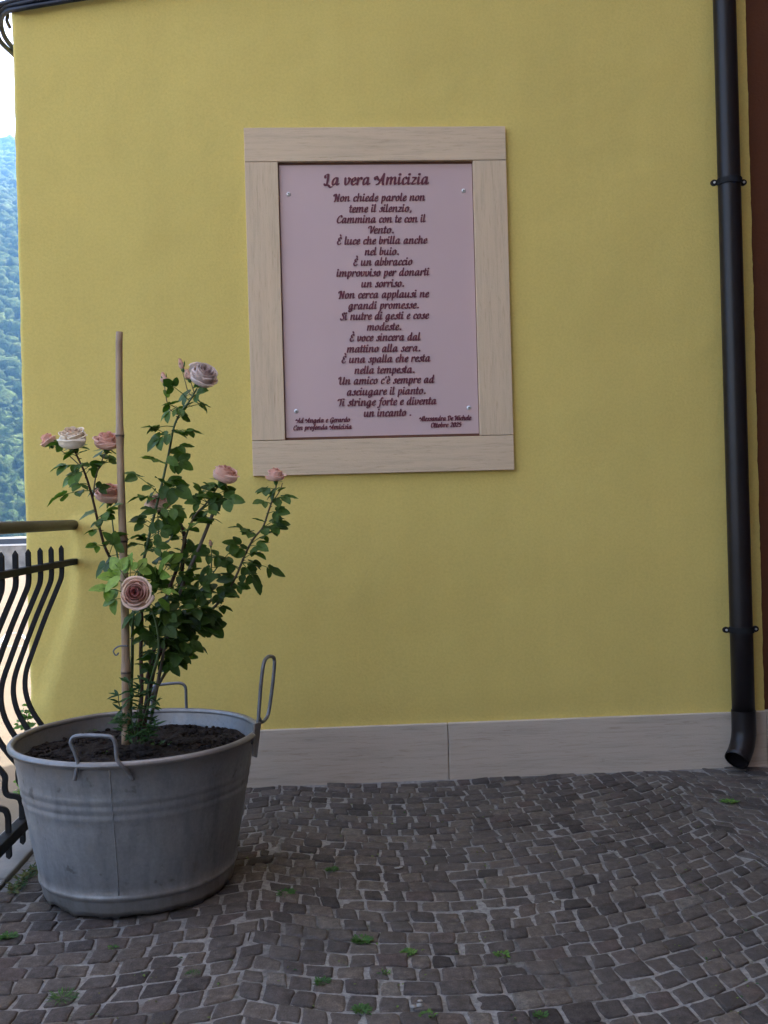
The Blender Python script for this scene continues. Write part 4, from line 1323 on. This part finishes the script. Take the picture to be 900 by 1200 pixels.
f_(323, 557, .12, (.0, -.2, .97), 27, 'half', 6, 7, .9)
f_(160, 695, -.15, (-.05, -.94, .22), 38, 'open', 0, 8, .95)
f_(186, 591, .08, (-.15, -.35, .9), 34, 'open', 0, 9, 1.2)
f_(213, 429, .02, (-.25, -.1, .95), 18, 'bud', 6, 10, 1, 'bud')
f_(221, 441, -.02, (-.2, -.2, .95), 18, 'bud', 6, 11, 1, 'bud')
f_(192, 445, .0, (-.12, -.1, .95), 19, 'bud', 6, 12, 1, 'bud')
f_(247, 638, .06, (.0, -.1, 1), 10, 'bud', 6.0, 13, 1, 'bud')
tag(rose, 'tall rose bush with pink and cream blooms growing from the tub', 'rose bush')
place_at(rose, (TC.x, TC.y, TC.z + SZ))

# dead stick leaning out of the bush
mb = MB()
P = [at(*p) for p in ((176, 862, YB + .0), (168, 850, YB + .02), (196, 745, YB + .0), (213, 688, YB + .0), (234, 640, YB - .01), (249, 603, YB - .01))]
P = [at(172, 868, YB + .02)] + [P[2], P[3], P[4], P[5]]
mb.tube(spline(P, 5), .0056, 9)
tag(mb.build('dead_stick', M['wood_grey'], smooth=True), 'bare grey stick leaning out of the right half of the rose bush', 'stick')

# ------------------------------------------------------------------ weeds
def weed(name, label, base, n, size, tone, spread=1.0, up=.6, group=None, cat='weed', blade=False, seed=0, thin=.42, m='weed'):
    rs = random.Random(seed)
    root = Vector(base)
    mb = MB()
    for i in range(n * 3):
        a = rs.uniform(0, 6.28)
        rr = size * spread * rs.random() ** .7
        p = root + Vector((math.cos(a) * rr * .6, math.sin(a) * rr * .6, 0))
        d = Vector((math.cos(a), math.sin(a), rs.uniform(up * .4, up * 1.6)))
        L = size * rs.uniform(.16, .42)
        leaflet(mb, p, d, Vector((rs.uniform(-.4, .4), -.3, 1)), L, L * (thin if not blade else .12), min(1, max(0, tone + rs.uniform(-.2, .2))), .2, rs.uniform(.1, .9))
    o = mb.build(name, M[m], None, smooth=True, attr='tone')
    if label: tag(o, label, cat, group)
    return o
# herb with notched leaves at the foot of the rose
hb = empty('herb')
mb, ms = MB(), MB()
rs = random.Random(4)
for i, (bx, by, tx, ty) in enumerate(((158, 868, 150, 800), (160, 868, 164, 795), (164, 868, 176, 800), (166, 868, 184, 822), (154, 868, 138, 815), (168, 868, 180, 850), (152, 866, 136, 838))):
    y0 = YB - .05 + rs.uniform(-.03, .02)
    b0, t0 = at(bx, by + 4, y0), at(tx, ty, y0 + rs.uniform(-.03, .01))
    P = [b0.lerp(t0, t) + Vector((.004 * math.sin(t * 9 + i), 0, 0)) for t in np.linspace(0, 1, 8)]
    ms.tube(P, .0016, 6)
    for k, p in enumerate(P[1:]):
        for s in range(6):
            a = rs.uniform(0, 6.28)
            d = Vector((math.cos(a), math.sin(a), rs.uniform(-.2, .9)))
            L = rs.uniform(.018, .04)
            leaflet(mb, p, d, Vector((rs.uniform(-.4, .4), -.5, .8)), L, L * .27, rs.uniform(.0, .3), .2, rs.uniform(0, .6))
mb.build('leaves', M['weed'], hb, smooth=True, attr='tone')
ms.build('stem', M['green_cane'], hb, smooth=True)
tag(hb, 'leafy dark green herb crowding the foot of the bamboo stake', 'weed')
place_at(hb, (at(158, 870, YB - .05).x, YB - .05, TC.z + SZ))
sz_ = TC.z + SZ + .006
for i, (px, py, n, s, t, lab) in enumerate(((107, 856, 10, .03, .6, 'tiny green seedling in the tub soil left of the bamboo stake'), (52, 866, 12, .035, .45, 'low weed at the far left edge of the tub soil'), (186, 874, 26, .05, .35, 'spreading weed in the tub soil right of the rose stems'), (128, 882, 16, .035, .5, 'small weed in the tub soil behind the front handle'))):
    p = onz(px, py, sz_)
    weed('seedling', lab, p, n, s, t, 1, .8, 'seedlings in the tub', seed=20 + i)
G_ = 'weed tufts between the cobbles'
tufts = [
 (73, 1169, 46, .060, .62, 'thick bright green grassy tuft nearest the bottom left of the paving', True),
 (424, 1102, 60, .045, .62, 'round leafy green tuft in front of the tub, in the middle of the cobbles', False),
 (335, 1047, 44, .045, .5, 'flat mossy tuft right of the foot of the tub', False),
 (389, 1019, 34, .035, .55, 'small moss tuft farthest right of the tub, behind the flatter one', False),
 (450, 1140, 16, .030, .7, 'few pale green leaves just below the round leafy tuft', False),
 (378, 1150, 30, .034, .35, 'dark olive tuft left of the few pale leaves', False),
 (424, 1184, 40, .038, .55, 'green tuft at the bottom edge of the paving below the round one', False),
 (588, 1119, 34, .034, .85, 'dry brownish tuft right of the middle of the cobbles', False),
 (226, 1141, 30, .032, .45, 'thin dark tuft below the front of the tub', True),
 (10, 1097, 44, .042, .65, 'green tuft at the left edge of the paving', False),
 (500, 1190, 26, .034, .85, 'brown green tuft at the bottom centre of the paving', False),
 (855, 940, 40, .050, .95, 'dark dried moss patch near the downpipe outlet', False),
 (478, 1116, 40, .034, .95, 'dark brown moss clump right of the round leafy tuft', False),
 (634, 1190, 22, .028, .6, 'little green sprig at the bottom right of the paving', False),
 (132, 1110, 18, .024, .65, 'tiny green sprig left of the thin dark tuft', False)]
for i, (px, py, n, s, t, lab, bl) in enumerate(tufts):
    weed('weed_tuft', lab, onz(px, py, .004), n, s * .85, t * .7, 1.0, .6, G_, blade=bl, seed=50 + i, cat='weed tuft')
# long clump of dried moss along the kerb
mb = MB()
rs = random.Random(9)
for i in range(190):
    t = rs.random()
    p = onz(13 + 32 * t + rs.uniform(-5, 5), 1045 - 30 * t + rs.uniform(-4, 4), .008)
    a = rs.uniform(0, 6.28)
    L = rs.uniform(.012, .03)
    leaflet(mb, p, Vector((math.cos(a), math.sin(a), rs.uniform(.1, 1))), Vector((rs.uniform(-.4, .4), -.3, 1)), L, L * .3, rs.choice((.05, .3, .95, 1, 1)), .2, .4)
tag(mb.build('moss_clump', M['weed'], smooth=True, attr='tone'), 'long dried brown green moss clump between tub and railing kerb', 'moss')
# weeds outside the railing at the foot of the wall
wp = empty('weed_plant')
mb, ms = MB(), MB()
for i, (px, py, y) in enumerate(((28, 838, 4.24), (31, 846, 4.24), (26, 846, 4.24), (30, 832, 4.24), (24, 921, 4.20), (27, 925, 4.20), (31, 944, 4.20), (33, 941, 4.20))):
    b0 = Vector((-1.24, 4.24, .0)); t0 = at(px, py, y)
    P = spline([b0, (b0 + t0) / 2 + Vector((-.01, 0, .03)), t0], 4)
    ms.tube(P, .0015, 6)
    for k in range(9):
        a = rs.uniform(0, 6.28); L = rs.uniform(.018, .034)
        leaflet(mb, t0 + Vector((rs.uniform(-.02, .02), rs.uniform(-.02, .02), rs.uniform(-.03, .02))), Vector((math.cos(a), math.sin(a), rs.uniform(-.4, .6))), Vector((rs.uniform(-.5, .5), -.6, .6)), L, L * .6, rs.uniform(.6, .85), .2, .3)
mb.build('leaves', M['weed'], wp, smooth=True, attr='tone'); ms.build('stem', M['green_cane'], wp, smooth=True)
tag(wp, 'bright green weed growing behind the railing at the foot of the wall', 'weed')
place_at(wp, (-1.24, 4.24, 0))
# pale chips lying on the setts
for i, (px, py, s, lab) in enumerate(((466, 1016, .018, 'flattish pale mortar chip on the cobbles left of centre'), (646, 1057, .014, 'white chip on the cobbles right of centre'), (490, 1176, .018, 'pale grey mortar chip near the bottom edge of the cobbles'), (716, 997, .010, 'small pale chip below and left of the downpipe'), (602, 977, .010, 'tiny pale chip on the cobbles below the skirting joint'))):
    p = onz(px, py, .007); s *= .75
    mb = MB()
    rs = random.Random(i)
    for q in range(4):
        V = V1 * (1 + .35 * np.array([[noise.noise(Vector(v * 2 + i * 5 + q))] for v in V1])) * np.array([s * rs.uniform(.4, .9), s * rs.uniform(.4, .8), s * .10])
        V = V + np.array([p.x + rs.uniform(-1, 1) * s, p.y + rs.uniform(-1, 1) * s, p.z])
        mb.add([tuple(v) for v in V], [tuple(f) for f in F1])
    tag(mb.build('mortar_chip', M['pebble'], smooth=True), lab, 'chip', 'pale chips on the paving')

# crumbs of dry moss and grit caught between the setts
mb = MB()
rs = random.Random(77)
for i in range(700):
    cxx, cyy = rs.uniform(-1.0, 2.3), rs.uniform(1.9, 4.3)
    if noise.noise(Vector((cxx * 2.2, cyy * 2.2, 5))) < -.05: continue
    if (cxx - TC.x) ** 2 + (cyy - TC.y) ** 2 < .33 ** 2: continue
    for q in range(rs.randint(1, 3)):
        a = rs.uniform(0, 6.28); L = rs.uniform(.003, .011)
        leaflet(mb, Vector((cxx + rs.uniform(-.015, .015), cyy + rs.uniform(-.015, .015), .006)), Vector((math.cos(a), math.sin(a), rs.uniform(0, .5))), Vector((rs.uniform(-.4, .4), 0, 1)), L, L * rs.uniform(.4, .8), rs.choice((.95, 1, 1, .0, .9)), .2, .3)
tag(mb.build('litter', M['weed'], smooth=True, attr='tone'), 'small brown crumbs of dry moss strewn over the cobbles', 'litter', kind='stuff')

# ------------------------------------------------------------------ haze over the valley
mb = MB(); mb.box(-2500, 2500, -200, 2500, -31, 790)
hz = mb.build('haze', M['coping'])
hm = bpy.data.materials.new('valley haze'); hm.use_nodes = True
n = hm.node_tree
for x in list(n.nodes):
    if x.type != 'OUTPUT_MATERIAL': n.nodes.remove(x)
pv = n.nodes.new('ShaderNodeVolumePrincipled')
pv.inputs['Color'].default_value = (.15, .35, .72, 1)
pv.inputs['Density'].default_value = .0006
n.links.new(pv.outputs[0], [x for x in n.nodes if x.type == 'OUTPUT_MATERIAL'][0].inputs['Volume'])
hz.data.materials.clear(); hz.data.materials.append(hm)
struct(hz, 'stuff')
